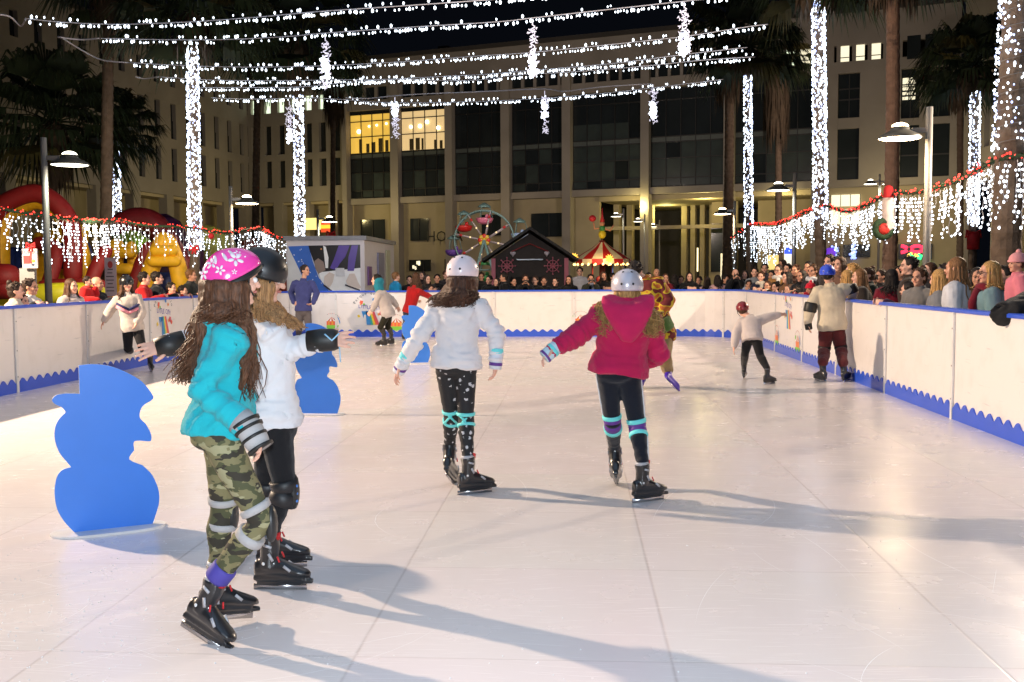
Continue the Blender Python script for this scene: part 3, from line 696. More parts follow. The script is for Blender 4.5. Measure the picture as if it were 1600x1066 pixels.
fbox(1307, 1341, 12.4, 13.2, -.05, .5, '', 0, mb=mb); fbox(1398, 1434, 12.4, 12.9, -.05, .5, '', 0, mb=mb); fbox(1446, 1482, 12.4, 12.9, -.05, .5, '', 0, mb=mb)
fbox(1376, 1404, 16.9, 18.62, 0, .6, '', 0, mb=mb); fbox(1398, 1405, 8.55, 16.55, 0, .6, '', 0, mb=mb)
for px in range(548, 1268, 19):   # piers of the top row of windows
    fbox(px, px+4.5, 17.4, 18.62, -.1, .4, '', 0, mb=mb)
for px in range(1280, 1500, 24): fbox(px, px+6, 17.4, 18.62, -.02, .5, '', 0, mb=mb)
mb.build('wall', STONE, root, smooth=False)
fbox(536, 1499, 21.0, 21.35, .25, 1.2, 'roof_cornice', ROOFM)
k = MB(); p0 = fp(536, 0); p1 = fp(1499, 0); 
k.box((p0+p1)/2-NB*9+Z*20.9, ((p1-p0).length, 17, .2), AXB); k.box((p0+p1)/2-NB*17.6+Z*10.5, ((p1-p0).length, .4, 20.5), AXB); k.build('roof', ROOFM, root, smooth=False)
fbox(655, 670, 21.3, 22.6, -4, 3, 'roof_hut', ROOFM)
for i, (a, c) in enumerate(zip([538]+[b_[1] for b_ in bays[:-1]], [b_[0] for b_ in bays])):
    fbox(a, c, -.05, 18.62, .35, 1.0, 'pillar', STONE)
fbox(1268, 1283, -.05, 8.6, .35, 1.0, 'pillar', STONE)
rr = random.Random(3)
for i, (a, c) in enumerate(bays):
    g = fbox(a, c, zb_, zt, -.5, .1, 'glazing', GLASS); subp(g)
    k = MB(); n = 4 if i < 4 else 5
    for j in range(n+1): x = a+(c-a)*j/n; fbox(x-.5, x+.5, zb_, zt, -.38, .12, '', 0, mb=k)
    for z_ in (8.62, 9.3, 10.9, 12.2, 12.65, 15.6, 16.5)+((14.2,) if i < 2 else ()): fbox(a, c, z_-.04, z_+.04, -.37, .12, '', 0, mb=k)
    k.build('mullions', FRM, g, smooth=False)
    k = MB(); fbox(a, c, 12.22, 12.6, -.43, .06, '', 0, mb=k); k.build('spandrel_strip', PANEL, g, smooth=False)
    for j in range(n):
        for z0, z1 in ((9.35, 10.85), (10.95, 12.15), (8.7, 9.25)):
            if rr.random() < (.94 if i >= 4 else .35): fbox(a+(c-a)*j/n+.7, a+(c-a)*(j+1)/n-.7, z0, z1, -.46, .03, 'window_blind', GLASS2, par=g)
        if i in (4,) and j < 4: fbox(a+(c-a)*j/n+.7, a+(c-a)*(j+1)/n-.7, 12.7, 14.0, -.46, .03, 'window_blind', GLASS2, par=g)
# two lit rooms on the upper glazed floor
for (a, c), m1 in ((bays[0], LITY), (bays[1], LITO)):
    k = MB(); fbox(a+.4, c-.4, 12.75, 16.2, -.44, .04, '', 0, mb=k); o = k.build('lit_room', litroom(m1 is LITY) if 'litroom' in globals() else m1, root, smooth=False)
    for q in range(5):
        x = a+6+(c-a-14)*(q+rr.uniform(.1, .8))/5; fbox(x, x+rr.uniform(3, 8), 12.75, 12.75+rr.uniform(.4, 1.3), -.40-.01*q, .01, 'room_furniture', mat('dim_furniture', (.09, .07, .03), .8))
    for q in range(4):
        k = MB(); x = a+10+(c-a-16)*(q+rr.uniform(.1, .9))/4; k.ell(fp(x, rr.uniform(14.2, 15.9), -.38), rr.uniform(.1, .2), n=8, k=6); k.build('ceiling_globe', BULBW, root)
# top-floor windows
for i, px in enumerate(range(548, 1500, 19)):
    if px < 1262:
        lit = False; fbox(px+4.5, px+19, 17.35, 18.66, -.3, .05, 'window', GLASS)
for i, (a, c) in enumerate(((1150, 1165), (1176, 1191), (1225, 1241), (1247, 1265), (1286, 1299), (1307, 1323), (1331, 1347), (1355, 1372))):
    o = fbox(a, c, 17.45, 18.6, -.2 if a > 1262 else .05, .05, 'window', LITW if a > 1240 else LITG); subp(o)
    k = MB(); fbox(a, c, 17.7, 17.76, -.1 if a > 1262 else .1, .05, '', 0, mb=k); k.build('sill_rail', FRM, o, smooth=False)
for a, c in ((1413, 1434), (1441, 1461), (1467, 1490)): fbox(a, c, 17.2, 18.9, .02, .08, 'window', GLASS)
for a, c in ((1307, 1341), (1405, 1434), (1446, 1482)):
    o = fbox(a, c, 8.6, 16.5, -.35, .05, 'window', GLASS); subp(o)
    k = MB(); 
    for z_ in (10.2, 14.6, 15.4): fbox(a, c, z_-.05, z_+.05, -.26, .05, '', 0, mb=k)
    fbox((a+c)/2-.7, (a+c)/2+.7, 12.9, 16.5, -.26, .05, '', 0, mb=k); k.build('frame', FRM, o, smooth=False)
k = MB()
for x in (1407, 1418): 
    for z_ in (14.3, 14.65, 15.0): fbox(x, x+9, z_, z_+.22, -.28, .03, '', 0, mb=k)
    fbox(x, x+9, 15.3, 15.9, -.28, .03, '', 0, mb=k)
k.build('lit_blind', LITW, root, smooth=False)
# ground floor: set-back walls, open passage with columns
k = MB(); fbox(538, 893, 0, 8.05, -1.2, .4, '', 0, mb=k); fbox(893, 930, 0, 8.05, -1.2, .4, '', 0, mb=k); fbox(1283, 1497, 0, 8.05, -1.0, .4, '', 0, mb=k)
fbox(1088, 1131, 0, 8.05, -6, .5, '', 0, mb=k); fbox(1165, 1283, 0, 8.05, -6, .5, '', 0, mb=k)
for x in (931, 948, 975, 1022): fbox(x, x+9, 0, 8.05, -5-(x-931)*.05, .8, '', 0, mb=k)
for x in (1040, 1056, 1072): fbox(x, x+8, 0, 8.05, -9, .8, '', 0, mb=k)
fbox(930, 1283, 7.6, 8.0, -1, 14, '', 0, mb=k)
k.build('arcade_wall', STONE2, root, smooth=False)
fbox(930, 1283, 5.2, 5.5, -1.6, .4, 'arcade_beam', STONE2)
for a, c, y0, y1 in ((653, 691, 342, 372) ,(554, 592, 343, 390), (620, 622, 0, 0), (632, 661, 341, 376), (823, 880, 333, 370), (745, 775, 335, 368), (1088, 1131, 345, 425)):
    if y1: 
        if a == 653: continue
        o = fbox(a, c, zB(a, y1), zB(a, y0), -1.0 if a < 1000 else -5.8, .06, 'window', GLASS); subp(o)
        k = MB(); fbox((a+c)/2-.5, (a+c)/2+.5, zB(a, y1), zB(a, y0), -.9 if a < 1000 else -5.7, .05, '', 0, mb=k); k.build('frame', FRM, o, smooth=False)
for a, c, y0, y1, mm in ((632, 665, 406, 424, 1), (688, 703, 405, 422, 1), (1297, 1343, 304, 322, 0), (1297, 1343, 327, 350, 0), (1318, 1360, 382, 402, 2), (1405, 1458, 381, 405, 2), (1296, 1312, 384, 402, 2)):
    o = fbox(a, c, zB(a, y1), zB(a, y0), -.85, .06, 'window', [LITW, GLASS, GLASS][mm]); subp(o)
    k = MB(); 
    for j in range(4): x = a+(c-a)*j/3; fbox(x-.5, x+.5, zB(a, y1), zB(a, y0), -.76, .05, '', 0, mb=k)
    k.build('frame', FRM, o, smooth=False)
    if mm == 1:
        k = MB(); 
        for _ in range(5): x = rr.uniform(a+2, c-4); z0 = rr.uniform(zB(a, y1), zB(a, y0)-.3); fbox(x, x+3, z0, z0+.3, -.76, .03, '', 0, mb=k)
        k.build('shop_lights', LITW, o, smooth=False)
k = MB(); write(k, 'HOLA', 1.35, fp(688, zB(681, 377), -.7), EB, Z); k.build('lettering', FRM, root, smooth=False)
k = MB()
for cx in (1409, 1434):
    for sgn in (-1, 1): k.tube([fp(cx+x, zB(1430, 389+sgn*(5-abs(x)**2*.035)), -.7) for x in (range(-10, 11, 2) if cx > 1420 else range(0, 11, 2))], .13, 5)
k.build('red_neon_ring', emis('red_neon', (1, .03, .08), 2.2), root)
k = MB()
for _ in range(26): k.oct(fp(rr.uniform(1420, 1455), zB(1430, rr.uniform(396, 404)), -.6), .12, rr.randint(0, 1))
k.build('green_lights', [emis('green_light', (.05, 1, .3), 1.6), emis('amber_light', (1, .6, .1), 1.6)], root)
k = MB()
for _ in range(40): k.oct(fp(rr.choice((1303, 1306, 1331, 1335))+rr.uniform(-3, 3), zB(1330, rr.uniform(382, 404)), -.6), .1, 0)
k.ell(fp(1297, zB(1297, 396), -.6), .45, mi=1); k.build('window_decoration', [emis('blue_bulb', (.3, .4, 1), 1.8), emis('violet_ball', (.2, .05, .8), .6)], root)
# far lit shop fronts seen through the passage
for x, lab in ((1035, 'left'), (1047, 'middle'), (1058, 'right')):
    k = MB(); fbox(x-1.6, x+1.6, .1+(2 if x == 1058 else 1.6), 3.9, -13, .1, '', 0, mb=k); k.build('shop_light', emis('shop_light', (1, .85, .45), 2.2), root, smooth=False)
k = MB(); fbox(1105, 1128, .3, 3.2, -5.6, .1, '', 0, mb=k); k.build('lit_stall', emis('stall_light', (1, .88, .6), .8), root, smooth=False)
# side wings
def wing(name, label, A, Bp, ztop, rows, n, zg=8.4, lit=False, wr=.34, gz=((1.3, 5.5))):
    """A,B: ground points left->right as seen; rows: (z0,z1)"""
    e = (Bp-A); Lh = e.length; e.normalize(); nn = e.cross(Z); ax = (e, nn, Z); rt = thing('side_building', label, 'building', A)
    k = MB(); zz = sorted([zg]+[q for r_ in rows for q in r_]+[ztop]); P = lambda s_, z_, o_=0: A+e*s_+Z*z_+nn*o_
    for a, c in zip(zz[::2], zz[1::2]): k.box(P(Lh/2, (a+c)/2, -.3), (Lh, .6, c-a), ax)
    pitch = Lh/n
    for z0, z1 in rows:
        for i in range(n+1): 
            s0 = i*pitch; wdt = pitch*(1-wr); k.box(P(min(max(s0, wdt/4), Lh-wdt/4), (z0+z1)/2, -.31), (wdt if 0 < i < n else wdt/2, .58, z1-z0), ax)
    k.build('wall', STONE, rt, smooth=False)
    for z0, z1 in rows:
        for i in range(n):
            k = MB(); k.box(P((i+.5)*pitch, (z0+z1)/2, -.42), (pitch*wr+.1, .06, z1-z0+.1), ax); k.box(P((i+.5)*pitch, (z0+z1)/2, -.36), (.07, .05, z1-z0), ax, 1); k.box(P((i+.5)*pitch+pitch*wr*.2, z0+(z1-z0)*.28, -.34), (pitch*wr*.6, .05, (z1-z0)*.5), ax, 2)
            k.build('window', [LITG if (lit and z0 > 16) else GLASS, FRM, GLASS if not (lit and z0 > 16) else LITG], rt, smooth=False)
    k = MB(); k.box(P(Lh/2, zg/2, -2.4), (Lh, .4, zg), ax); k.box(P(Lh/2, zg-.15, -1.3), (Lh-.1, 2.2, .25), ax); k.build('arcade_wall', STONE2, rt, smooth=False)
    for i in range(int(n/2)+1):
        k = MB(); k.box(P(min(i*pitch*2, Lh-.6)+.3, zg/2, -.35), (1.0, .8, zg), ax); k.build('pillar', STONE, rt, smooth=False)
    k = MB(); k.box(P(Lh/2, ztop+.15, -.3), (Lh, 1.2, .3), ax); k.box(P(Lh/2, ztop-.3, -8), (Lh, 14.8, .2), ax); k.build('roof', ROOFM, rt, smooth=False)
    return rt
def g2(px, D): p = at(px, 430, D); return V((p.x, p.y, 0))
wing('side_building', 'dim stone building with an arcade and narrow windows along the left of the square', g2(-420, 50), g2(392, 101.5), 21, [(9.6, 12.4), (13.2, 16.2), (17.6, 19.4)], 22)
wing('corner_building', 'recessed corner block with small lit top windows between the two long buildings', g2(392, 101.5), g2(540, 97), 20.4, [(10.0, 12.6), (13.2, 16), (17.2, 18.6)], 7, 8.6, lit=True, wr=.5)
wing('right_building', 'brown stone building closing the square at the far right', g2(1500, 74.5), g2(1760, 52), 20.8, [(10, 12.6), (13.2, 16), (17.4, 19)], 8, 8.2)
k = MB(); k.box(at(481, 341, 99), (1.5, .1, 2.2), (R, F, Z)); 
# flag on the corner block
fr = thing('flag', 'red and yellow striped flag hanging in a lit window of the corner block', 'flag', at(517, 352, 96))
k = MB()
for i, c in enumerate((0, 1, 0)): k.box(at(511, 349+i*5.5, 95.5), (1.3, .06, .34), (EB, NB, Z), c)
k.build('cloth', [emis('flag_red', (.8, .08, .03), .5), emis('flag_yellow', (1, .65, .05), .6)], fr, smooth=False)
k = MB(); k.box(at(488, 350, 97.3), (3.2, .08, 1.1), (EB, NB, Z)); o = k.build('window_light', emis('warm_window', (1, .8, .3), .9), None, smooth=False); tag(o, 'glowing ground floor window behind the second light-wrapped palm from the ticket cabin', 'window')
# ------------------------------------------------------------------ palms
BARK = mat('palm_bark', (.14, .095, .065), .9, var=.3, vs=6, bump=.8, bs=30); BARKR = mat('palm_bark_orange', (.21, .125, .085), .9, var=.25, vs=7, bump=.8, bs=26); SKIRT = mat('dead_fronds', (.075, .05, .03), .9, var=.3, vs=5); FROND = mat('palm_leaf', (.022, .036, .013), .6, var=.35, vs=2); FRONDY = mat('palm_leaf_yellow', (.07, .06, .014), .6, var=.3)
def palm(label, bx, D, r, ztop, tx=None, rc=1.8, nf=34, skirt=1.6, bark=None, crown=True, seed=1, lit=False):
    rr = random.Random(seed); b0 = g2(bx, D); 
    t0 = at(tx if tx is not None else bx, 430-(ztop-1.45)*1600/D, D); t0.z = ztop
    rt = thing('palm_tree', label, 'palm tree', b0, 'palm trees around the rink')
    k = MB(); rings = []; n = int(ztop/.12); c = b0
    for i in range(n+1):
        t = i/n; p = b0.lerp(t0, t)+V((math.sin(t*5+seed), math.cos(t*4+seed), 0))*.03; rads = r*(1.25-.25*min(1, t*6))*(1-.22*t)*(1+(.05 if i % 2 else -.03))
        rings.append([p+V((math.cos(q), math.sin(q), 0))*rads*(1+rr.uniform(-.03, .03)) for q in [2*math.pi*j/16 for j in range(16)]])
    k.loft(rings); k.build('trunk', bark or BARK, rt, smooth=False)
    if crown:
        k = MB()
        for i in range(nf):
            a = i*2.399; el = math.asin(max(-.6, min(1, -.5+1.5*((i+.5)/nf)))); d = V((math.cos(a)*math.cos(el), math.sin(a)*math.cos(el), math.sin(el)))
            L1 = rc*rr.uniform(.45, .62); hub = t0+d*L1+Z*.1-Z*.12*L1; k.tube([t0+Z*.1, t0+d*L1*.5+Z*.13, hub], [.03, .022, .018], 4)
            x, y, _ = basis(d); mi = 1 if rr.random() < .12 else 0; nb = 22
            for j in range(nb):
                q = (j/(nb-1)-.5)*3.9; v = (d*math.cos(q*.55)+x*math.sin(q*.62)*1.15).normalized(); L2 = rc*rr.uniform(.5, .68)*(1-.2*abs(q)/2)
                m1 = hub+v*L2*.55; tip = hub+v*L2*.85-Z*(L2*rr.uniform(.25, .6)); s_ = v.cross(y).normalized()*(.02+.012*rc)
                k.add([hub-s_*.25, hub+s_*.25, m1+s_, m1-s_, tip], [(0, 1, 2, 3), (3, 2, 4)], mi)
        k.build('crown', [FROND, FRONDY], rt, smooth=False)
        k = MB()
        for i in range(int(150*skirt)):
            a = rr.uniform(0, 6.283); z0 = rr.uniform(-.9, .1)*skirt*.5; L2 = rr.uniform(.5, 1.1)*skirt*.6; c_ = t0+Z*z0; d = V((math.cos(a), math.sin(a), 0)); w_ = Z.cross(d)*rr.uniform(.03, .09)
            p1 = c_+d*(r+.1); p2 = p1+d*rr.uniform(.1, .4)-Z*L2*.5; p3 = p2-Z*L2*.7+d*rr.uniform(-.1, .12)
            k.add([p1-w_*.5, p1+w_*.5, p2+w_, p2-w_, p3], [(0, 1, 2, 3), (3, 2, 4)])
        k.build('dead_frond_skirt', SKIRT, rt, smooth=False)
    return b0, t0, r
BULB = emis('led_bulb', (.8, .9, 1.0), 4.2); BULB2 = emis('led_bulb_dim', (.5, .6, 1.0), 2.2); WIRE = mat('wire', (.2, .2, .2), .5); BULBR = emis('red_bulb', (1, .04, .03), 3.5); 
def wrap(label, pm, z0, z1, n, seed=1, rb=.03, turns=14, down=False):
    b0, t0, r = pm; rr = random.Random(seed); rt = thing('wrapped_string_lights', label, 'string lights', b0+Z*z0, 'lights wrapped round the palms')
    ax = lambda z: b0.lerp(t0, z/t0.z)
    k = MB(); pts = []
    for i in range(turns*10): t = i/(turns*10-1); a = t*turns*6.283; z = z0+(z1-z0)*t; pts.append(ax(z)+V((math.cos(a), math.sin(a), 0))*(r*(1.08-.2*z/t0.z)+.03))
    k.tube(pts, .006, 4); k.build('cable', WIRE, rt)
    k = MB()
    for i in range(n):
        a = rr.uniform(0, 6.283); z = z0+(z1-z0)*((i+rr.random())/n); rad_ = r*(1.1-.2*z/t0.z)+rr.uniform(.01, .04)
        k.oct(ax(z)+V((math.cos(a), math.sin(a), 0))*rad_, rb*rr.uniform(.5, 1.0), 0 if rr.random() < .7 else 1, 1.3)
    k.build('bulbs', [BULB, BULB2], rt)['kind'] = 'stuff'
zz = lambda py, D: 1.45+(430-py)*D/1600
P1 = palm('palm wrapped in white lights above the girl with the pink helmet', 304, 30, .15, zz(28, 30), 300, 2.6, skirt=1.2, seed=11)
wrap('white lights wrapped round the tall palm above the girl with the pink helmet', P1, zz(388, 30), zz(48, 30), 1215, 1, .032)
P2 = palm('shorter palm wrapped in lights behind the inflatable slides', 184, 45, .16, zz(205, 45), 180, 2.3, skirt=1.1, seed=12)
wrap('short run of white lights on the palm behind the inflatable slides', P2, zz(343, 45), zz(236, 45), 405, 2, .038, 8)
P3 = palm('palm wrapped in white lights left of the ticket cabin', 469, 36, .14, zz(70, 36), 465, 2.8, skirt=1.6, seed=13)
wrap('white lights wrapped round the palm left of the ticket cabin', P3, zz(372, 36), zz(152, 36), 837, 3, .034, 12)
P4 = palm('slender lit palm right of the striped carousel', 1171, 42, .14, zz(85, 42), 1168, 2.6, skirt=1.0, seed=14)
wrap('white lights wrapped round the slender palm right of the striped carousel', P4, zz(358, 42), zz(126, 42), 756, 4, .036, 12)
P5 = palm('tall lit palm behind the man in the blue helmet', 1285, 28, .155, zz(-25, 28), 1278, 2.0, skirt=1.1, seed=15)
wrap('white lights wrapped round the tall palm behind the man in the blue helmet', P5, zz(345, 28), zz(2, 28), 1282, 5, .03, 16)
P6 = palm('lit palm with a dark crown near the right edge, red bow on its trunk', 1521, 34, .14, zz(115, 34), 1524, 2.1, skirt=1.0, seed=16)
wrap('bluish lights wrapped round the palm with the red bow near the right edge', P6, zz(358, 34), zz(152, 34), 648, 6, .03, 11)
P7 = palm('thick palm trunk with netted bark at the right edge of the photo', 1573, 15.5, .22, 9.5, 1600, 2.4, skirt=1.2, seed=17)
wrap('nearest light-wrapped palm trunk at the right edge of the photo', P7, zz(245, 15.5), 6.6, 620, 7, .021, 14)
palm('bare orange-barked palm trunk between two lit palms on the right', 1391, 26, .19, 9.6, 1396, 2.3, bark=BARKR, seed=18)
palm('unlit palm trunk crossing the left building, rising out of the picture', 158, 33, .2, 10.9, 174, 2.6, seed=19)
palm('dark palm with a wide crown at the upper left behind the first street lamp', 88, 40, .17, zz(195, 40), 84, 3.6, 44, 2.6, seed=20)
palm('thin dark palm in front of the corner block', 520, 62, .17, zz(120, 62), 521, 2.0, skirt=3, seed=21)
palm('thin palm trunk beside the far corner of the left building', 399, 58, .22, zz(40, 58), 402, 3.6, skirt=4, seed=22)
palm('thin palm with a brown crown left of the tall lit palm on the right', 1219, 55, .19, zz(100, 55), 1214, 2.3, skirt=4.5, seed=23)
palm('brownish palm trunk in front of the office building pillar right of the carousel', 1137, 52, .26, zz(60, 52), 1140, 2.8, skirt=3.5, seed=24)
palm('dark palm low at the far right behind the hanging icicle lights', 1500, 60, .2, zz(130, 60), 1500, 3.2, skirt=2, seed=25)
o = MB(); p = at(1521, 366, 33.7); o.tube([p+Z*.08, p-Z*.1, p-Z*.5], [.2, .2, .19], 10); [o.tube([p, p+R*k_*.22+Z*.12, p+R*k_*.25-Z*.1, p], .045, 6) for k_ in (-1, 1)]
tag(o.build('red_bow', mat('red_cloth', lin((190, 30, 35)), .7)), 'red cloth bow tied under the bluish lights on the palm near the right edge', 'bow')
# ------------------------------------------------------------------ street lamps
POLE = mat('grey_pole', (.27, .26, .25), .45, .3, var=.08); SHADE = mat('lamp_shade', (.1, .1, .09), .45, .2); LAMP = emis('lamp_glow', (1, .93, .72), 8); LAMPW = emis('lamp_glow_warm', (1, .72, .4), 38)
def lamp(label, px, D, py, side=1, lx=None, e=60, col=(1, .85, .6), zt=None, double=False, warm=False, light=True):
    """px of pole, py of shade rim, side: 1 = arm to the right"""
    b = g2(px, D); zs = zz(py, D); rt = thing('street_lamp', label, 'street lamp', b, 'street lamps round the square')
    k = MB(); k.tube([b-Z*.05, b+Z*(zs+.55)], [.075, .06], 12); k.lathe([(.14, -.05), (.14, .1), (.08, .14)], b, 12); k.build('pole', POLE, rt)
    for sd in ((1, -1) if double else (side,)):
        c = b+R*(sd*.52)+Z*zs; k = MB(); k.box(b+R*sd*.16+Z*(zs+.14), (.3, .05, .09), (R, F, Z)); k.build('arm', POLE, rt, smooth=False)
        k = MB(); k.lathe([(.385, -.01), (.39, .0), (.33, .06), (.22, .11), (.16, .15), (.16, .2), (.155, .2), (.15, .14), (.2, .1), (.3, .05), (.375, -.01)], c, 24, cap=False); s_ = k.build('shade', SHADE, rt)
        k = MB(); k.ell(c+Z*.19, (.15, .15, .085), n=14, k=6, zmin=0); k.lathe([(.001, .0), (.33, .0), (.36, .012), (.001, .012)], c-Z*.012, 20, cap=False); k.build('glowing_lens', LAMPW if warm else LAMP, rt)
        if light:
            l = bpy.data.lights.new('lamp_light', 'SPOT'); l.energy = e*.35; l.color = col; l.spot_size = rad(165); l.spot_blend = .5; l.shadow_soft_size = .2
            lo_ = bpy.data.objects.new('lamp_light', l); COL.objects.link(lo_); lo_.location = c-Z*.06
lamp('street lamp nearest on the left, behind the barrier beside the poster board', 75, 21, 256, 1, e=450, col=(.95, 1, .75))
lamp('street lamp on a warm lit pole between the lit palms on the left', 363, 33, 317, 1, e=420, warm=True)
lamp('grey street lamp just above the ticket cabin', 498, 46, 346, 1, e=300, col=(.95, 1, .75))
lamp('big warm street lamp standing among the spectators on the right', 1447, 18.5, 222, -1, e=500, warm=True, col=(1, .75, .45))
lamp('street lamp in front of the thin palms right of the centre', 1240, 33, 301, -1, e=300, col=(.95, 1, .8))
lamp('street lamp in front of the office building pillar by the start of the icicle lights', 1147, 44, 337, -1, e=350, warm=True, col=(1, .75, .45))
lamp('twin-headed street lamp beyond the icicle lights on the right', 1372, 58, 292, 1, e=400, double=True, col=(.95, 1, .75))
for px, D, py, l_ in ((974, 72, 340, 'far street lamp left of the office building pillar above the carousel tent'), (1007, 80, 348, 'far street lamp hanging before the passage pillar, second from the carousel'), (1030, 86, 356, 'farthest tiny street lamp inside the passage of the office building')):
    lamp(l_, px, D, py, -1, e=90, col=(1, .9, .5))
# ------------------------------------------------------------------ overhead strings
def bstring(label, px, z=7.0, seed=1, lead=None):
    rr = random.Random(seed); pts = [hz(x, y, z) for x, y in px]; pts = smoothpath(pts, 4); path = interp(pts, .062)
    rt = thing('string_lights', label, 'string lights', pts[0], 'overhead strings of white lights across the rink')
    k = MB(); k.tube(path[::2]+[path[-1]], .011, 4); k.build('cable', mat('lit_cable', (.5, .5, .55), .5), rt)
    k = MB()
    for i, p in enumerate(path[1:-1]):
        if rr.random() < .06: continue
        c = p+V((rr.uniform(-.02, .02), rr.uniform(-.02, .02), rr.choice((-.075, -.06, -.06, .06))+rr.uniform(-.012, .012)))
        k.oct(c, rr.choice((.016, .019, .023, .029)), 0, 1.5)
    k.build('bulbs', BULB, rt)['kind'] = 'stuff'
    if lead:
        k = MB(); k.tube(smoothpath([hz(x, y, z) for x, y in lead], 4), .02, 5); k.build('supply_cable', mat('lit_cable', (.5, .5, .55), .5), rt)
bstring('topmost string of white lights, leaving the photo above its middle', [(40, 29), (100, 35), (190, 38), (300, 34), (400, 27), (500, 18), (620, 10), (760, 0), (860, -9)], 6.9, 1, [(-10, 22), (15, 26), (32, 41), (40, 29)])
bstring('second string of white lights from the top, with two hanging ornaments', [(155, 60), (250, 62), (350, 62), (450, 57), (505, 52), (650, 42), (780, 34), (833, 28), (950, 15), (1070, 2), (1140, -5)], 6.9, 2, [(90, 58), (125, 62), (155, 60)])
bstring('third string of white lights from the top, ending by the brown palm crown', [(200, 98), (300, 103), (400, 105), (500, 103), (620, 97), (740, 88), (830, 82), (950, 70), (1070, 57), (1160, 43), (1200, 38)], 6.9, 3, [(95, 58), (130, 80), (160, 94), (200, 98)])
bstring('fourth string of white lights from the top, crossing the one below it', [(248, 120), (330, 125), (430, 126), (520, 125), (600, 124), (680, 120), (760, 116), (830, 110), (950, 100), (1070, 85), (1168, 74)], 6.9, 4, [(212, 120), (225, 123), (248, 120)])
bstring('fifth string of white lights from the top, ending near the slender lit palm', [(310, 137), (400, 137), (470, 136), (540, 129), (620, 124), (700, 126), (760, 124), (800, 118), (900, 112), (1000, 104), (1100, 94), (1180, 89)], 6.7, 5)
bstring('lowest overhead string of white lights, with a slack cable above it', [(330, 153), (400, 155), (480, 153), (540, 156), (600, 160), (700, 160), (830, 155), (940, 146), (1040, 135), (1130, 124)], 6.7, 6, [(540, 153), (575, 154), (615, 150), (660, 147), (760, 143), (850, 139), (880, 143), (940, 136), (1018, 131)])
def orn(label, x, y0, y1, yb, z=6.9, n=90, seed=1):
    rr = random.Random(seed); a = hz(x, y0, z); D = a.dot(F); rt = thing('hanging_ornament', label, 'ornament', a, 'crystal spirals hanging from the strings'); b = at(x+1, y1, D); c = at(x, yb, D)
    k = MB(); pts = [a.lerp(b, t/40)+V((math.cos(t*1.3), math.sin(t*1.3), 0))*(.05 if t > 4 else 0) for t in range(41)]; k.tube(pts, .012, 4)
    for i in range(n): t = .15+.85*rr.random(); p = a.lerp(b, t)+V((rr.uniform(-.1, .1), rr.uniform(-.1, .1), 0)); k.tube([p, p+V((rr.uniform(-.06, .06), 0, rr.uniform(-.06, .05)))], [.016, .006], 4)
    k.build('spiral', emis('frosted_spiral', (.75, .72, .85), .75), rt)
    k = MB()
    for i in range(26): k.oct(c+V((rr.uniform(-.09, .09), rr.uniform(-.09, .09), rr.uniform(-.22, .22))), .036, 0, 1.2)
    k.build('bulb_cluster', BULB, rt)['kind'] = 'stuff'
for i, a in enumerate((('hanging ornament left, above the first top window of the corner block', 508, 55, 138, 108), ('short hanging ornament just left of the second lit palm from the ticket cabin', 452, 158, 218, 212), ('hanging ornament in front of the pillar beside the yellow lit room', 617, 152, 216, 172), ('long hanging ornament over the middle of the office building', 832, 30, 120, 104), ('lower middle hanging ornament under the slack cable', 851, 142, 208, 172), ('topmost hanging ornament at the right', 1069, 4, 82, 70), ('hanging ornament at the end of the slack cable', 1020, 132, 192, 172))): orn(*a, seed=i)
# ------------------------------------------------------------------ garlands with icicle lights
GARL = mat('garland', (.02, .05, .018), .8, var=.4, vs=20)
def garland(label, P, lens, seed=1, sp=.1, rb=.018):
    rr = random.Random(seed); pts = smoothpath([at(*p) for p in P], 6); path = interp(pts, sp); rt = thing('icicle_garland', label, 'garland', pts[0])
    k = MB()
    for a, c in zip(path, path[1:]):
        for _ in range(9):
            p = a.lerp(c, rr.random()); v = V((rr.gauss(0, 1), rr.gauss(0, 1), rr.gauss(0, 1))).normalized()*rr.uniform(.05, .1); s_ = v.cross(c-a).normalized()*.014
            k.add([p-s_, p+s_, p+v], [(0, 1, 2)])
    k.tube(path, .03, 5); k.build('tinsel', GARL, rt, smooth=False)['kind'] = 'stuff'
    k = MB(); 
    for a in path:
        for _ in range(2): k.oct(a+V((rr.uniform(-.07, .07), rr.uniform(-.07, .07), rr.uniform(-.03, .07))), rb*rr.uniform(.6, 1.2), 0)
    k.build('red_bulbs', BULBR, rt)['kind'] = 'stuff'
    k = MB(); k2 = MB()
    for i, a in enumerate(path):
        D = a.dot(F); n = len(path); L_ = lens(i/n)*rr.choice((.35, .55, .75, 1.0, .6, .9)); p = a+V((rr.uniform(-.05, .05), rr.uniform(-.05, .05), -.05)); pts_ = [p]; nn = max(2, int(L_/.075)); ph = rr.uniform(0, 6)
        for j in range(nn):
            p = p+V((math.sin(ph+j*1.7)*.018, math.cos(ph+j*1.3)*.018, -.075)); pts_.append(p)
            if rr.random() < (.85 if D < 27 else .6): k.oct(p+V((rr.uniform(-.03, .03), rr.uniform(-.03, .03), 0)), rb*rr.uniform(.7, 1.2), 0, 1.3)
        k2.tube(pts_, .0045, 3)
    k.build('icicle_bulbs', BULB, rt)['kind'] = 'stuff'; k2.build('icicle_wires', mat('lit_cable', (.5, .5, .55), .5), rt)['kind'] = 'stuff'
garland('red-lit garland with a curtain of white icicle lights over the crowd on the right', [(1143, 372, 43), (1172, 352, 42), (1210, 350, 37), (1240, 340, 33), (1283, 322, 28), (1320, 331, 26), (1350, 322, 24), (1388, 304, 22), (1440, 300, 20), (1500, 280, 18), (1545, 256, 16), (1585, 244, 15), (1640, 242, 14), (1700, 235, 13)], lambda t: 1.45 if t < .25 else 1.0, 3)
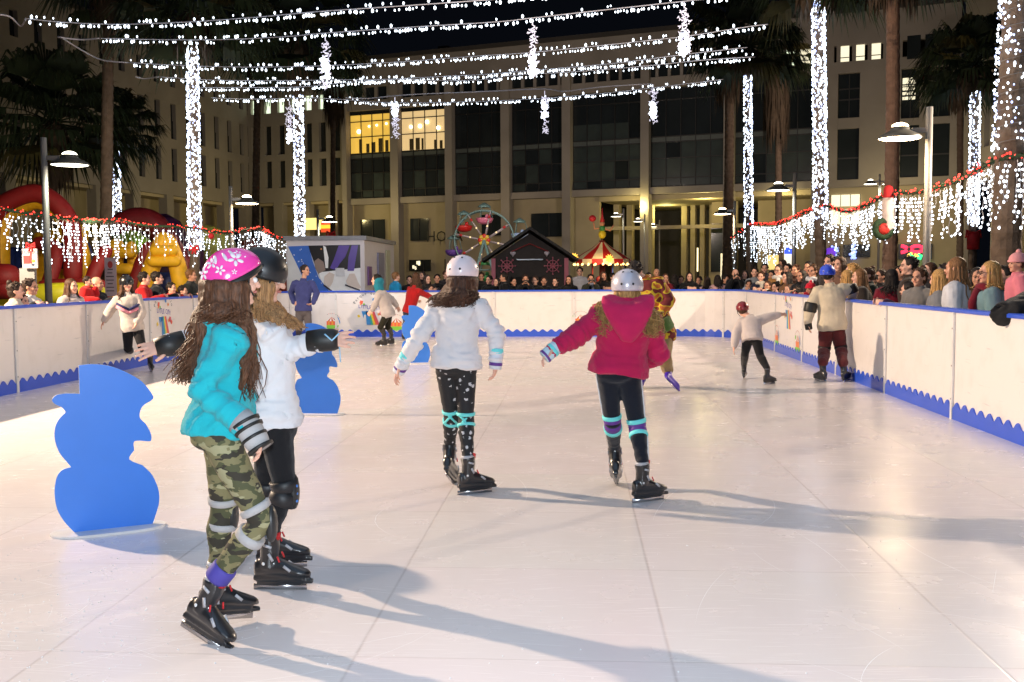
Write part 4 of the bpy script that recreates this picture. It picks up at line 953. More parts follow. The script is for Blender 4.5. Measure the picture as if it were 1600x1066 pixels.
garland('red-lit garland with icicle lights hanging in front of the inflatables on the left', [(-60, 300, 20), (0, 325, 21), (40, 333, 22), (90, 340, 23), (150, 346, 25), (190, 345, 27), (225, 352, 28), (300, 356, 29.5), (350, 364, 31), (405, 357, 33), (425, 368, 35), (450, 376, 36)], lambda t: 1.05 if t < .7 else 1.35, 4)
# ------------------------------------------------------------------ fairground things behind the boards
def M_(c, r=.5, **k): return mat('painted', lin(c), r, **k)
YEL = M_((240, 180, 30), .6); REDI = M_((140, 26, 26), .6); BLUI = M_((36, 52, 110), .5); GRNI = M_((150, 200, 60), .45); PURI = M_((70, 30, 70), .5)
# ticket cabin
rt = thing('ticket_cabin', 'white cabin with a big skating poster behind the man in the blue sweater', 'cabin', g2(509, 27))
A = g2(448, 27); Bc = g2(570, 27); Cc = g2(616, 31.5); e1 = (Bc-A); wd = e1.length; e1.normalize(); e2 = (Cc-Bc); dp = e2.length; e2.normalize(); H = 2.45
CAB = mat('cabin_white', lin((215, 208, 210)), .5, var=.04)
k = MB(); P = lambda a, b_, z: A+e1*a+e2*b_+Z*z
k.add([P(0, 0, 0), P(wd, 0, 0), P(wd, dp, 0), P(0, dp, 0), P(0, 0, H-.06), P(wd, 0, H-.06), P(wd, dp, H-.06), P(0, dp, H-.06)], [(0, 1, 5, 4), (1, 2, 6, 5), (2, 3, 7, 6), (3, 0, 4, 7), (4, 5, 6, 7)]); k.build('walls', CAB, rt, smooth=False)
k = MB(); k.add([P(-.06, -.06, H-.06), P(wd+.06, -.06, H-.06), P(wd+.06, dp+.06, H-.06), P(-.06, dp+.06, H-.06)]+[P(-.06, -.06, H+.05), P(wd+.06, -.06, H+.05), P(wd+.06, dp+.06, H+.05), P(-.06, dp+.06, H+.05)], [(3, 2, 1, 0), (4, 5, 6, 7), (0, 1, 5, 4), (1, 2, 6, 5), (2, 3, 7, 6), (3, 0, 4, 7)]); k.build('roof', mat('cabin_roof', (.25, .25, .27), .5), rt, smooth=False)
n1 = e1.cross(Z)
pc = [M_(c, .35, var=.06) for c in ((62, 110, 200), (30, 26, 28), (215, 215, 218), (92, 70, 160), (225, 210, 200), (150, 130, 120), (245, 245, 245), (60, 50, 60), (205, 140, 80))]
def pp(pts, c, z): k.prism([((x-457)/ (565-457)*(wd-.22)+.11, H-.2-(y-380)/(457-380)*1.42) for x, y in pts], A+n1*(.004+.004*z), e1, Z, .0015, c)
k = MB(); pp([(457, 381), (565, 379), (565, 457), (457, 457)], 2, 0); pp([(484, 380), (565, 379), (565, 418), (500, 421)], 1, 1); pp([(500, 418), (565, 412), (565, 457), (514, 457)], 6, 2)
pp([(453.5, 381), (485, 380), (492, 404), (500, 425), (512, 440), (528, 457), (504, 457), (490, 445), (478, 430), (466, 405)], 0, 4)
pp([(453, 381), (457, 381), (466, 405), (478, 430), (490, 445), (504, 457), (453, 457)], 2, 3)
pp([(532, 380), (549, 380), (542, 396), (533, 406), (527, 415), (518, 412), (524, 400)], 3, 5); pp([(552, 380), (562, 380), (558, 400), (555, 416), (545, 416), (547, 396)], 3, 5)
pp([(508, 380), (512, 382), (516, 397), (515, 412), (511, 412)], 6, 5); pp([(494, 402), (500, 398), (508, 403), (511, 415), (500, 420), (495, 412)], 5, 5)
pp([(509, 424), (517, 418), (525, 421), (522, 432), (517, 440), (508, 434)], 4, 6); pp([(548, 420), (556, 420), (561, 432), (566, 440), (560, 443), (545, 436), (542, 431)], 4, 6)
pp([(508, 435), (524, 446), (523, 448), (507, 437)], 7, 7); pp([(541, 435), (564, 443), (564, 445), (541, 437)], 7, 7); pp([(526, 412), (540, 412), (541, 424), (527, 424)], 2, 5)
for i in range(22):
    x = R_.uniform(0, 1); t = R_.random(); x0 = 466+40*t*t+20*t+R_.uniform(-8, 8); y0 = 384+66*t; pp([(x0, y0), (x0+1.4, y0+.8), (x0+.4, y0+2)], 6, 8)
pp([(504, 384), (506, 384), (506, 386), (504, 386)], 8, 8)
k.build('poster', pc, rt, smooth=False)
n2 = e2.cross(Z)
for a, c, z0, z1, cc in ((1.7, 2.6, .4, 2.1, 3), (3.0, 3.6, .3, 2.2, 5), (.3, .75, 1.2, 1.7, 3)):
    a, c = a*dp/4.5, c*dp/4.5; k = MB(); k.box(Bc+e2*((a+c)/2)+n2*.03+Z*((z0+z1)/2), (c-a, .04, z1-z0), (e2, n2, Z)); k.build('window' if z0 < 1 else 'emblem', [M_((120, 120, 150), .3), M_((190, 190, 160), .3), M_((110, 70, 130), .4)][0 if cc == 3 and z0 < 1 else (1 if cc == 5 else 2)], rt, smooth=False)
# wooden hut
rt = thing('wooden_hut', 'dark timber market hut with a gable and pink snowflake decorations', 'hut', g2(828, 30))
WOOD = mat('dark_wood', (.028, .02, .017), .7, var=.3, vs=3, bump=.4, bs=14); PINK = M_((190, 108, 122), .5)
o = g2(828, 30); D0 = 30; sc = D0/1600; hw = 66*sc; ze = zz(404, 30); za = zz(360, 30)
k = MB(); k.prism([(-hw*.9, 0), (hw*.9, 0), (hw*.9, ze), (0, za-.1), (-hw*.9, ze)], o+F*2.4, R, Z, 2.4); k.build('walls', WOOD, rt, smooth=False)
for sd in (-1, 1):
    k = MB(); a = o+Z*za; b_ = o+R*(sd*hw*1.13)+Z*(ze-.1); v = b_-a; q = V((0, 0, 0)); 
    k.add([a-F*.25, b_-F*.25, b_+F*2.7, a+F*2.7, a-F*.25+Z*.09, b_-F*.25+Z*.09, b_+F*2.7+Z*.09, a+F*2.7+Z*.09], [(0, 1, 2, 3), (7, 6, 5, 4), (0, 4, 5, 1), (1, 5, 6, 2), (2, 6, 7, 3), (3, 7, 4, 0)]); k.build('roof', mat('dark_shingles', (.04, .037, .035), .8, var=.3, vs=10, bump=.5, bs=20), rt, smooth=False)
    k = MB(); k.box(o+R*(sd*hw*.86)-F*.04+Z*(ze/2), (.12, .08, ze), (R, F, Z)); k.build('corner_post', PINK, rt, smooth=False)
    c = o+R*(sd*hw*.54)-F*.03+Z*zz(416, 30); k = MB()
    for i in range(8): a = i*math.pi/4; k.tube([c, c+(R*math.cos(a)+Z*math.sin(a))*.24], .014, 4); k.ell(c+(R*math.cos(a)+Z*math.sin(a))*.24, .026, n=6, k=4)
    k.tube([c+(R*math.cos(q*.4)+Z*math.sin(q*.4))*.16 for q in range(16)], .013, 4, close=True); k.tube([c+(R*math.cos(q*.4)+Z*math.sin(q*.4))*.07 for q in range(16)], .013, 4, close=True)
    k.build('snowflake', PINK, rt)
    k = MB(); c2 = o+R*(sd*hw*.4)-F*.03+Z*zz(397, 30); k.ell(c2+R*.03+Z*.02, (.05, .02, .05)); k.ell(c2-R*.03+Z*.02, (.05, .02, .05)); k.tube([c2+Z*.0, c2-Z*.09], [.06, .01], 6); k.build('heart', M_((190, 180, 185), .5), rt)
k = MB(); k.box(o-F*.02+Z*.75, (hw*.66, .05, 1.3), (R, F, Z)); k.build('counter_opening', M_((12, 9, 8), .8), rt, smooth=False)
k = MB(); k.box(o-F*.06+Z*(zz(406, 30)), (hw*.62, .06, .03), (R, F, Z)); k.build('strip_light', mat('metal_strip', (.5, .5, .5), .3, .8), rt, smooth=False)
k = MB()
for t in range(26): u = (t/25-.5)*2; k.ell(o+R*(u*hw*.42)-F*.035+Z*(zz(388, 30)+.28*(1-abs(u))**1*.8-.1), .022, n=6, k=4)
k.build('painted_garland', M_((150, 50, 50), .6), rt)
# ferris wheel
rt = thing('ferris_wheel', 'small ferris wheel with coloured gondolas rising behind the wooden hut', 'ferris wheel', g2(758, 38))
c = at(757, 376, 38); r = 46*38/1600; GR_ = M_((120, 150, 145), .4)
for i, sd in enumerate((-.35, .35)):
    k = MB(); k.tube([c+F*sd+(R*math.cos(a)+Z*math.sin(a))*r for a in [q*6.283/40 for q in range(40)]], .03, 6, close=True); k.build('rim', GR_, rt)
for i in range(8):
    a = rad(22.5+45*i+10); d = R*math.cos(a)+Z*math.sin(a); k = MB(); 
    for sd in (-.35, .35): k.tube([c+F*sd+d*.15, c+F*sd+d*r], .028, 6, 0)
    k.tube([c-F*.37+d*.5, c-F*.37+d*.55], .035, 6, 1); k.tube([c-F*.37+d*(r*.75), c-F*.37+d*(r*.85)], .05, 6, 2); k.build('spoke', [M_((190, 175, 175), .4), emis('warm_dot', (1, .75, .4), .9), M_((200, 50, 50), .4)], rt)
k = MB(); k.tube([c-F*.5, c+F*.5], .12, 12, 0); 
for i in range(8): a = i*.785; k.ell(c-F*.5+(R*math.cos(a)+Z*math.sin(a))*.14, (.09, .05, .09), mi=1+(i % 2))
k.ell(c-F*.55, .09, mi=2); k.build('hub', [GR_, M_((215, 50, 35), .4), M_((230, 190, 60), .4)], rt)
k = MB(); 
for sd in (-.6, .6):
    for s2 in (-1, 1): k.tube([c+F*sd, c+F*sd+R*s2*.75-Z*c.z], .05, 6)
k.build('support_frame', GR_, rt)
for i, (gx, gy, cc) in enumerate(((757, 338, (235, 130, 160)), (725, 350, (215, 45, 40)), (812, 362, (170, 195, 235)), (709, 388, (120, 80, 170)), (815, 408, (230, 170, 60)), (757, 428, (80, 160, 90)), (712, 425, (60, 110, 190)))):
    g = at(gx, gy, 38); k = MB(); gm = M_(cc, .35); 
    k.lathe([(.1, -.3), (.26, -.24), (.33, -.1), (.31, -.06), (.24, -.12), (.05, -.2)], g, 16); k.build('gondola', gm, rt)
    k = MB(); 
    for a in (0, 2.1, 4.2): k.tube([g+V((math.cos(a)*.3, math.sin(a)*.3, -.08)), g+V((math.cos(a)*.22, math.sin(a)*.22, .3)), g+Z*.36], .014, 4)
    k.lathe([(.26, .33), (.2, .4), (.02, .5)], g, 14, mi=1); k.ell(g+R*.1+Z*.0, .08, mi=2); k.build('gondola_canopy', [GR_, GR_ if i < 4 else gm, gm], rt)
# carousel
rt = thing('carousel', 'small carousel with a red and cream striped tent roof right of the hut', 'carousel', g2(941, 40))
o = g2(941, 40); n = 16; r = 44*40/1600; z0, z1 = zz(406, 40), zz(377, 40)
k = MB()
for i in range(n):
    a0, a1 = 6.283*i/n, 6.283*(i+1)/n; q = []
    for a in (a0, a1):
        q.append([o+V((math.cos(a)*rr_, math.sin(a)*rr_, z_)) for rr_, z_ in ((.02, z1+.02), (r*.35, z1-.28), (r*.7, z0+.22), (r, z0))])
    for j in range(3): k.add([q[0][j], q[0][j+1], q[1][j+1], q[1][j]], [(0, 1, 2, 3)], i % 2)
    k.add([q[0][3], q[1][3], q[1][3]-Z*.16, (q[0][3]+q[1][3])/2-Z*.24, q[0][3]-Z*.16], [(0, 1, 2, 3, 4)], (i+1) % 2)
k.build('tent_roof', [M_((190, 30, 28), .6), M_((235, 215, 170), .6)], rt, smooth=False)
k = MB(); k.lathe([(r*.9, 0), (r*.9, .25), (.1, .25)], o, 24); k.tube([o, o+Z*z1], .12, 10); k.build('platform', M_((120, 30, 35), .5), rt)
k = MB(); [k.oct(o+V((math.cos(i*.2618)*r*1.0, math.sin(i*.2618)*r*1.0, z0-.2)), .05) for i in range(24)]
k.build('eave_lights', emis('warm_bulb', (1, .62, .2), 4), rt)
for i in range(6): 
    a = i*1.047; k = MB(); p = o+V((math.cos(a)*r*.7, math.sin(a)*r*.7, 0)); k.tube([p+Z*.25, p+Z*z0], .03, 6); k.ell(p+Z*1.0, (.3, .12, .17)); k.ell(p+Z*1.25+R*.25, (.12, .06, .14)); k.build('ride_horse', M_(((220, 200, 180), (180, 60, 50), (70, 110, 190))[i % 3], .4), rt)
# figure on the tent top: plain painted juggler, generic
k = MB(); t = at(941, 372, 40); s_ = 1.0
k.ell(t+Z*.14, (.15, .13, .17), mi=0); k.ell(t+Z*.36, (.12, .1, .14), mi=1); k.ell(t+Z*.55, (.1, .1, .11), mi=2); k.tube([t+Z*.62, t+Z*.82, t+Z*1.15], [.09, .05, .015], 8, 3)
k.tube([t+Z*.4, t-R*.3+Z*.35, t-R*.33+Z*.6], .035, 6, 2); k.tube([t+Z*.4, t+R*.3+Z*.28, t+R*.45+Z*.5], .035, 6, 2); k.ell(t-R*.38+Z*.76, (.14, .1, .13), mi=3)
k.build('roof_figure', [M_((230, 200, 40)), M_((60, 140, 70)), M_((220, 150, 110)), M_((210, 40, 50))], rt)
for px, py in ((897, 402), (952, 404)):
    k = MB(); c = at(px, py, 37.5)
    for i in range(10): a = i*.628; k.tube([c, c+(R*math.cos(a)+Z*math.sin(a))*.16], [.05, .012], 5)
    k.build('star_light', emis('amber_star', (1, .55, .08), 1.6), rt)
# inflatables on the left
def tb(k, pts, r, mi=0, n=14): k.tube(smoothpath([at(*p) for p in pts], 5), r, n, mi, rnd=True)
rt = thing('inflatable_slide', 'big red and yellow inflatable with a tall maroon arch at the left edge', 'inflatable', g2(60, 30))
k = MB(); tb(k, [(-14, 430, 29), (-14, 350, 29), (8, 318, 29), (55, 302, 29), (92, 322, 29), (112, 360, 29), (114, 430, 29)], .26); k.build('arch', REDI, rt)
k = MB(); tb(k, [(0, 430, 29.6), (2, 350, 29.6), (22, 326, 29.6), (58, 312, 29.6), (92, 330, 29.6), (120, 380, 29.6), (130, 430, 29.6)], .28); k.build('inner_arch', YEL, rt)
k = MB(); 
for i in range(5): tb(k, [(12+i*9, 395, 31), (12+i*9, 455, 30)], .18)
k.build('blue_wall', BLUI, rt)
k = MB(); 
for i in range(7): tb(k, [(62+i*11, 372-i*2, 31.5), (56+i*11, 440, 29.5)], .2)
k.build('yellow_slide', YEL, rt)
for a in ([(62, 380, 29), (88, 392, 28.8), (74, 450, 28.5)], [(70, 448, 28), (120, 446, 28), (158, 448, 28)], [(165, 392, 29.5), (150, 420, 29.2), (140, 450, 29)], [(-10, 455, 27.5), (60, 474, 27), (160, 465, 27.5)]): k = MB(); tb(k, a, .2); k.build('red_beam', REDI, rt)
k = MB(); tb(k, [(-12, 433, 26.5), (12, 433, 26.5)], .35); tb(k, [(-12, 450, 26.5), (14, 450, 26.5)], .3); k.build('red_cushion', REDI, rt)
k = MB(); tb(k, [(60, 460, 27), (100, 458, 27), (150, 458, 27.4)], .28); tb(k, [(0, 475, 27), (55, 480, 27)], .25); k.build('yellow_cushion', M_((210, 200, 40), .45), rt)
k = MB(); tb(k, [(118, 395, 30.5), (112, 440, 30)], .5); k.build('blue_cushion', BLUI, rt)
k = MB(); tb(k, [(112, 372, 37), (150, 376, 37)], .7); k.build('back_wall', M_((190, 150, 70), .5), rt)
rt = thing('inflatable_castle', 'second inflatable with yellow uprights and a maroon arch right of the tall arch', 'inflatable', g2(240, 33))
k = MB(); tb(k, [(190, 352, 34), (215, 343, 34), (240, 350, 34), (262, 380, 34), (285, 420, 34)], .4); k.build('arch', M_((110, 25, 32), .45), rt)
for a in ([(182, 385, 32), (178, 420, 32), (176, 455, 32)], [(205, 385, 32), (210, 430, 32)], [(255, 375, 31), (236, 420, 31), (228, 450, 31)], [(262, 378, 31), (276, 412, 31), (283, 445, 31)], [(180, 395, 31.5), (205, 395, 31.5)], [(242, 392, 30.7), (270, 392, 30.7)], [(238, 408, 30.7), (274, 408, 30.7)], [(184, 420, 31.5), (205, 420, 31.5)]): k = MB(); tb(k, a, .17 if len(a) == 2 else .26); k.build('upright', YEL, rt)
k = MB(); tb(k, [(232, 388, 31.5), (215, 430, 31.5), (210, 460, 31.5)], .22); k.build('red_beam', REDI, rt)
k = MB(); tb(k, [(190, 368, 35), (220, 392, 33)], .45); k.build('green_slide', GRNI, rt)
k = MB(); tb(k, [(252, 372, 36), (262, 440, 36)], .9); tb(k, [(292, 395, 36), (290, 450, 36)], .6); k.build('purple_wall', PURI, rt)
k = MB(); tb(k, [(195, 412, 34), (200, 450, 34)], .5); tb(k, [(252, 440, 32.5), (264, 440, 32.5)], .3); k.build('blue_wall', BLUI, rt)
rt = thing('inflatable_tent', 'pale green and yellow inflatable seen past the girl with the pink helmet', 'inflatable', g2(340, 38))
k = MB(); tb(k, [(325, 380, 38), (345, 400, 38), (352, 450, 38)], .7); tb(k, [(300, 390, 38.5), (322, 450, 38.5)], .6); k.build('pale_wall', M_((190, 190, 90), .5), rt)
k = MB(); tb(k, [(395, 400, 38), (420, 420, 38), (432, 455, 38)], .7); k.build('red_wall', M_((120, 40, 25), .5), rt)
# sign boards
rt = thing('poster_board', 'white poster with red picture hung on a grey stand beside the left street lamp', 'sign', g2(47, 16.5))
c = at(47, 404, 16.5); k = MB(); k.box(c, (.24, .03, .31), (R, F, Z)); k.build('poster', M_((215, 205, 205), .5), rt, smooth=False)
k = MB(); write(k, 'TURBO', .085, c-F*.018+Z*.07, R, Z, 0); k.box(c-F*.017-R*.05-Z*.02, (.1, .004, .13), (R, F, Z), 1); k.box(c-F*.018+R*.02+Z*.02, (.03, .004, .2), (R, F, Z), 1); k.ell(c-F*.018+R*.06-Z*.04, (.03, .003, .025), (R, F, Z), mi=2); k.ell(c-F*.018+R*.05-Z*.1, (.028, .003, .02), (R, F, Z), mi=0); k.build('poster_print', [M_((40, 60, 90)), M_((215, 60, 60)), M_((220, 180, 70))], rt, smooth=False)
k = MB(); k.box(at(44, 432, 16.6), (.24, .08, .26), (R, F, Z)); k.tube([g2(46, 16.6), at(46, 430, 16.6)], .03, 8); k.build('stand', mat('galvanised', (.3, .31, .31), .5, .5), rt, smooth=False)
rt = thing('info_banner', 'tall narrow pale banner with lines of print fixed to the palm trunk on the left', 'banner', g2(172, 20))
c = at(173, 433, 20); k = MB(); k.box(c, (.22, .02, .75), (R, F, Z)); k.build('sheet', M_((175, 160, 170), .5), rt, smooth=False)
k = MB(); [k.box(c-F*.013+Z*(.08-.07*i)-R*.01, (.15 if i % 3 else .1, .004, .018), (R, F, Z)) for i in range(6)]; k.ell(c-F*.013+Z*.24, (.05, .003, .07), (R, F, Z), mi=1); k.box(c-F*.013+Z*.15, (.1, .004, .02), (R, F, Z)); k.build('print', [M_((70, 60, 70)), M_((170, 60, 60))], rt, smooth=False)
rt = thing('christmas_stocking', 'white stocking with a red cuff hung on the garland by the orange-barked palm', 'stocking', at(1388, 315, 21.5))
c = at(1388, 315, 21.7); k = MB(); k.tube([c, c-Z*.35, c-Z*.5+R*.05, c-Z*.6-R*.1], [.13, .12, .13, .1], 10, rnd=True); k.build('sock', M_((225, 205, 195), .8), rt); k = MB(); k.tube([c+Z*.25, c-Z*.02], .1, 10, rnd=True); k.build('cuff', M_((200, 40, 45), .8), rt)
k = MB(); c = at(1380, 358, 21.7); k.tube([c+(R*math.cos(a)+Z*math.sin(a))*.16 for a in [q*.4 for q in range(16)]], .08, 8, 0, close=True); k.ell(c-F*.06, (.12, .06, .12), mi=1); o = k.build('wreath', [GARL, M_((190, 45, 35), .6)]); tag(o, 'dark green wreath with a red centre below the white stocking', 'wreath')
for i, (x, y, D, l_) in enumerate(((303, 388, 29.3, 'red bow at the foot of the lights on the palm behind the pink helmet'), (445, 0, 0, ''), (517, 366, 44, 'red bow with frosted leaves above the roof of the ticket cabin'), (48, 384, 16.3, 'red bow tied on top of the white poster by the left street lamp'), (330, 369, 30, 'small red ball hanging from the left garland'))):
    if not D: continue
    s_ = D/1600; k = MB(); c = at(x, y, D)
    if 'ball' in l_: k.ell(c, .09); nm = 'bauble'
    else:
        nm = 'red_bow'
        for sd in (-1, 1): k.tube([c, c+R*sd*6*s_+Z*4*s_, c+R*sd*7*s_-Z*3*s_, c], 2*s_, 6); k.tube([c, c+R*sd*3*s_-Z*9*s_], 1.6*s_, 5)
    tag(k.build(nm, mat('red_cloth', lin((190, 30, 35)), .7)), l_, nm.replace('red_', ''))
# lit kiosk signs beyond the crowd on the right
k = MB(); k.box(at(1234, 400, 48), (.5, .1, 1.0), (R, F, Z), 1); k.box(at(1234, 392, 47.9), (.48, .06, .3), (R, F, Z), 0); o = k.build('drinks_machine', [emis('blue_sign', (.05, .1, 1), 1.6), emis('pale_sign', (1, .9, .7), 1.1)], None, smooth=False); tag(o, 'lit vending machine with a blue top beyond the crowd', 'vending machine')
k = MB(); k.box(at(1208, 410, 50), (.5, .1, .7), (R, F, Z)); o = k.build('lit_stand', emis('yellow_sign', (1, .75, .25), .9), None, smooth=False); tag(o, 'small yellow lit stand left of the vending machine', 'stand')
# ------------------------------------------------------------------ floodlights (outside the picture, they throw the long shadows)
def flood(label, p, tgt, e, col, size, spot=None):
    rt = thing('floodlight_mast', label, 'floodlight', (p[0], p[1], 0), 'floodlights of the rink'); p = V(p); d = (V(tgt)-p).normalized(); back = p-d*.12
    k = MB(); k.tube([V((p.x, p.y, 0))-V((d.x, d.y, 0))*.35, V((p.x, p.y, p.z+.2))-V((d.x, d.y, 0))*.35], .06, 10); k.build('mast', POLE, rt)
    x, y, z_ = basis(d); k = MB(); k.box(back-d*.1, (.5, .4, .12), (x, y, z_)); k.build('lamp_housing', SHADE, rt, smooth=False)
    l = bpy.data.lights.new('floodlight', 'SPOT'); l.energy = e; l.color = col; l.shadow_soft_size = size; l.spot_size = rad(spot or 150); l.spot_blend = .35
    o = bpy.data.objects.new('floodlight', l); COL.objects.link(o); o.location = p; o.rotation_euler = d.to_track_quat('-Z', 'Y').to_euler()
def cw(lat, D, z): p = R*lat+F*D; return (p.x, p.y, z)
flood('rink floodlight on a mast beyond the left side', cw(-11.6, 11.4, 5.6), cw(0, 8, 0), 11500, (1, .76, .54), .14)
flood('rink floodlight on a mast beyond the right side', cw(11, 18.2, 5.5), cw(-2, 12, 0), 3600, (1, .8, .6), .14)
# unseen area lights added as soft fill above the camera and the rink
l = bpy.data.lights.new('overhead_fill', 'AREA'); l.shape = 'RECTANGLE'; l.size = 12; l.size_y = 14; l.energy = 430; l.color = (.46, .68, 1)
o = bpy.data.objects.new('overhead_fill', l); COL.objects.link(o); o.location = (-1, 1.5, 8.5); o.rotation_euler = (rad(14), 0, 0)
l = bpy.data.lights.new('overhead_fill_far', 'AREA'); l.shape = 'RECTANGLE'; l.size = 12; l.size_y = 12; l.energy = 330; l.color = (.9, .92, 1)
o = bpy.data.objects.new('overhead_fill_far', l); COL.objects.link(o); o.location = (-1.5, 16, 10.5)
# unseen lamps for the arcades, then spots added to brighten the building fronts
for px, D, z_, e, c in ((300, 82, 7.2, 2600, (1, .84, .45)), (120, 72, 7.2, 1800, (1, .84, .45)), (460, 92, 7.2, 2600, (1, .8, .35)), (590, 90, 7.4, 1300, (1, .78, .36)), (750, 86, 7.4, 500, (1, .75, .4)), (1000, 84, 7.0, 1800, (1, .8, .3)), (1100, 84, 7.0, 1800, (1, .8, .3)), (1220, 80, 7, 1400, (1, .8, .35)), (1390, 74, 7, 1500, (1, .8, .4)), (1040, 92, 7, 1200, (1, .85, .3)), (1500, 68, 6.5, 1500, (1, .85, .5))):
    l = bpy.data.lights.new('arcade_light', 'POINT'); l.energy = e*(.05 if px < 330 else .2); l.color = c; l.shadow_soft_size = .4; o = bpy.data.objects.new('arcade_light', l); COL.objects.link(o); p = g2(px, D); o.location = (p.x, p.y, z_)
for px, D, tx, e, c in ((-350, 30, -100, 350, (1, .82, .7)), (250, 60, 150, 300, (1, .82, .7)), (700, 60, 640, 3700, (1, .82, .7)), (1120, 55, 1080, 3400, (1, .82, .7)), (1350, 45, 1400, 3000, (1, .8, .66))):
    l = bpy.data.lights.new('facade_fill', 'SPOT'); l.energy = e; l.color = c; l.shadow_soft_size = .3; l.spot_size = rad(130); l.spot_blend = .6; o = bpy.data.objects.new('facade_fill', l); COL.objects.link(o); p = g2(px, D); o.location = (p.x, p.y, 7)
    q = g2(tx, fD(tx) if tx > 500 else 75); q.z = 12; o.rotation_euler = (q-V(o.location)).to_track_quat('-Z', 'Y').to_euler()
# the photographer's flash
l = bpy.data.lights.new('camera_flash', 'SPOT'); l.energy = 760; l.color = (.8, .9, 1); l.shadow_soft_size = .035; l.spot_size = rad(95); l.spot_blend = .6; o = bpy.data.objects.new('camera_flash', l); COL.objects.link(o); o.location = EYE+Z*.13-F*.05; o.rotation_euler = fw.to_track_quat('-Z', 'Y').to_euler()
for nm, px, py, D, en, c in (('fairground_fill', 40, 330, 22.5, 430, (1, .86, .6)), ('fairground_fill', 150, 340, 24, 380, (1, .86, .6)), ('fairground_fill', 240, 340, 26, 350, (1, .86, .6)), ('wheel_fill', 800, 300, 33, 420, (1, .88, .8)), ('cabin_fill', 520, 340, 22.5, 170, (.95, .95, 1))):  # unseen spots added to brighten the inflatables, wheel and cabin
    l = bpy.data.lights.new(nm, 'SPOT'); l.energy = en; l.color = c; l.shadow_soft_size = .2; l.spot_size = rad(110); l.spot_blend = .7; o = bpy.data.objects.new(nm, l); COL.objects.link(o); o.location = at(px, py, D); o.rotation_euler = (F-Z*.22).to_track_quat('-Z', 'Y').to_euler()
l = bpy.data.lights.new('carousel_light', 'POINT'); l.energy = 60; l.color = (1, .7, .35); l.shadow_soft_size = .15; o = bpy.data.objects.new('carousel_light', l); COL.objects.link(o); o.location = at(941, 402, 38.2)
# ------------------------------------------------------------------ patterned cloth
def camo():
    mt, nt, b = newmat('camouflage_cloth'); L = nt.links; tc = N(nt, 'ShaderNodeTexCoord'); mp = N(nt, 'ShaderNodeMapping'); mp.inputs['Scale'].default_value = (11, 11, 22); L.new(tc.outputs['Object'], mp.inputs[0])
    prev = None
    for i, (c, th) in enumerate((((118, 112, 78), 0), ((74, 76, 50), .5), ((50, 46, 36), .56), ((150, 146, 112), .6))):
        if i == 0:
            rgb = N(nt, 'ShaderNodeRGB'); rgb.outputs[0].default_value = (*lin(c), 1); prev = rgb.outputs[0]; continue
        ad = N(nt, 'ShaderNodeVectorMath', operation='ADD'); ad.inputs[1].default_value = (i*9.1, i*3.3, i*5.7); L.new(mp.outputs[0], ad.inputs[0])
        nz = N(nt, 'ShaderNodeTexNoise', Scale=1.0, Detail=2.5); L.new(ad.outputs[0], nz.inputs['Vector']); gt = N(nt, 'ShaderNodeMath', operation='GREATER_THAN'); gt.inputs[1].default_value = th; L.new(nz.outputs[0], gt.inputs[0])
        mx = N(nt, 'ShaderNodeMixRGB'); mx.inputs[2].default_value = (*lin(c), 1); L.new(gt.outputs[0], mx.inputs[0]); L.new(prev, mx.inputs[1]); prev = mx.outputs[0]
    L.new(prev, b.inputs['Base Color']); b.inputs['Roughness'].default_value = .85; return mt
def dots():
    mt, nt, b = newmat('printed_leggings'); L = nt.links; tc = N(nt, 'ShaderNodeTexCoord'); vo = N(nt, 'ShaderNodeTexVoronoi', Scale=21.0); L.new(tc.outputs['Object'], vo.inputs['Vector'])
    nz = N(nt, 'ShaderNodeTexNoise', Scale=90.0, Detail=1.0); L.new(tc.outputs['Object'], nz.inputs['Vector'])
    ad = N(nt, 'ShaderNodeMath', operation='MULTIPLY_ADD'); L.new(nz.outputs[0], ad.inputs[0]); ad.inputs[1].default_value = .45; L.new(vo.outputs['Distance'], ad.inputs[2])
    lt = N(nt, 'ShaderNodeMath', operation='LESS_THAN'); lt.inputs[1].default_value = .46; L.new(ad.outputs[0], lt.inputs[0])
    mx = N(nt, 'ShaderNodeMixRGB'); mx.inputs[1].default_value = (.012, .012, .014, 1); mx.inputs[2].default_value = (.55, .55, .57, 1); L.new(lt.outputs[0], mx.inputs[0]); L.new(mx.outputs[0], b.inputs['Base Color']); b.inputs['Roughness'].default_value = .75; return mt
def flowery():
    mt, nt, b = newmat('pink_flower_shell'); L = nt.links; b.inputs['Roughness'].default_value = .18; b.inputs['Coat Weight'].default_value = .6; b.inputs['Base Color'].default_value = (*lin((238, 70, 165)), 1); return mt
PINKH = flowery()
def band2(nm, root, a, c, t0, t1, r, mm, n=16, bulge=0):
    p0, p1 = a.lerp(c, t0), a.lerp(c, t1); k = MB(); k.tube([p0, p0.lerp(p1, .15), p0.lerp(p1, .5), p0.lerp(p1, .85), p1], [r*.92, r, r+bulge, r, r*.92], n); return k.build(nm, mm, root)
TEAL = mat('teal_strap', lin((110, 220, 220)), .6); PURP = mat('purple_pad', lin((96, 50, 140)), .6); BLK = cloth((.012, .012, .014), 'black_fabric'); WHT = cloth(lin((232, 228, 228)), 'white_cotton', var=.04); LG = mat('grey_strap', lin((168, 166, 166)), .7, bump=.3, bs=200)
def JJ(D): return lambda x, y, dz=0: at(x, y, D+dz)
def tiltv(dirv, amt): return (Z+dirv*amt).normalized()
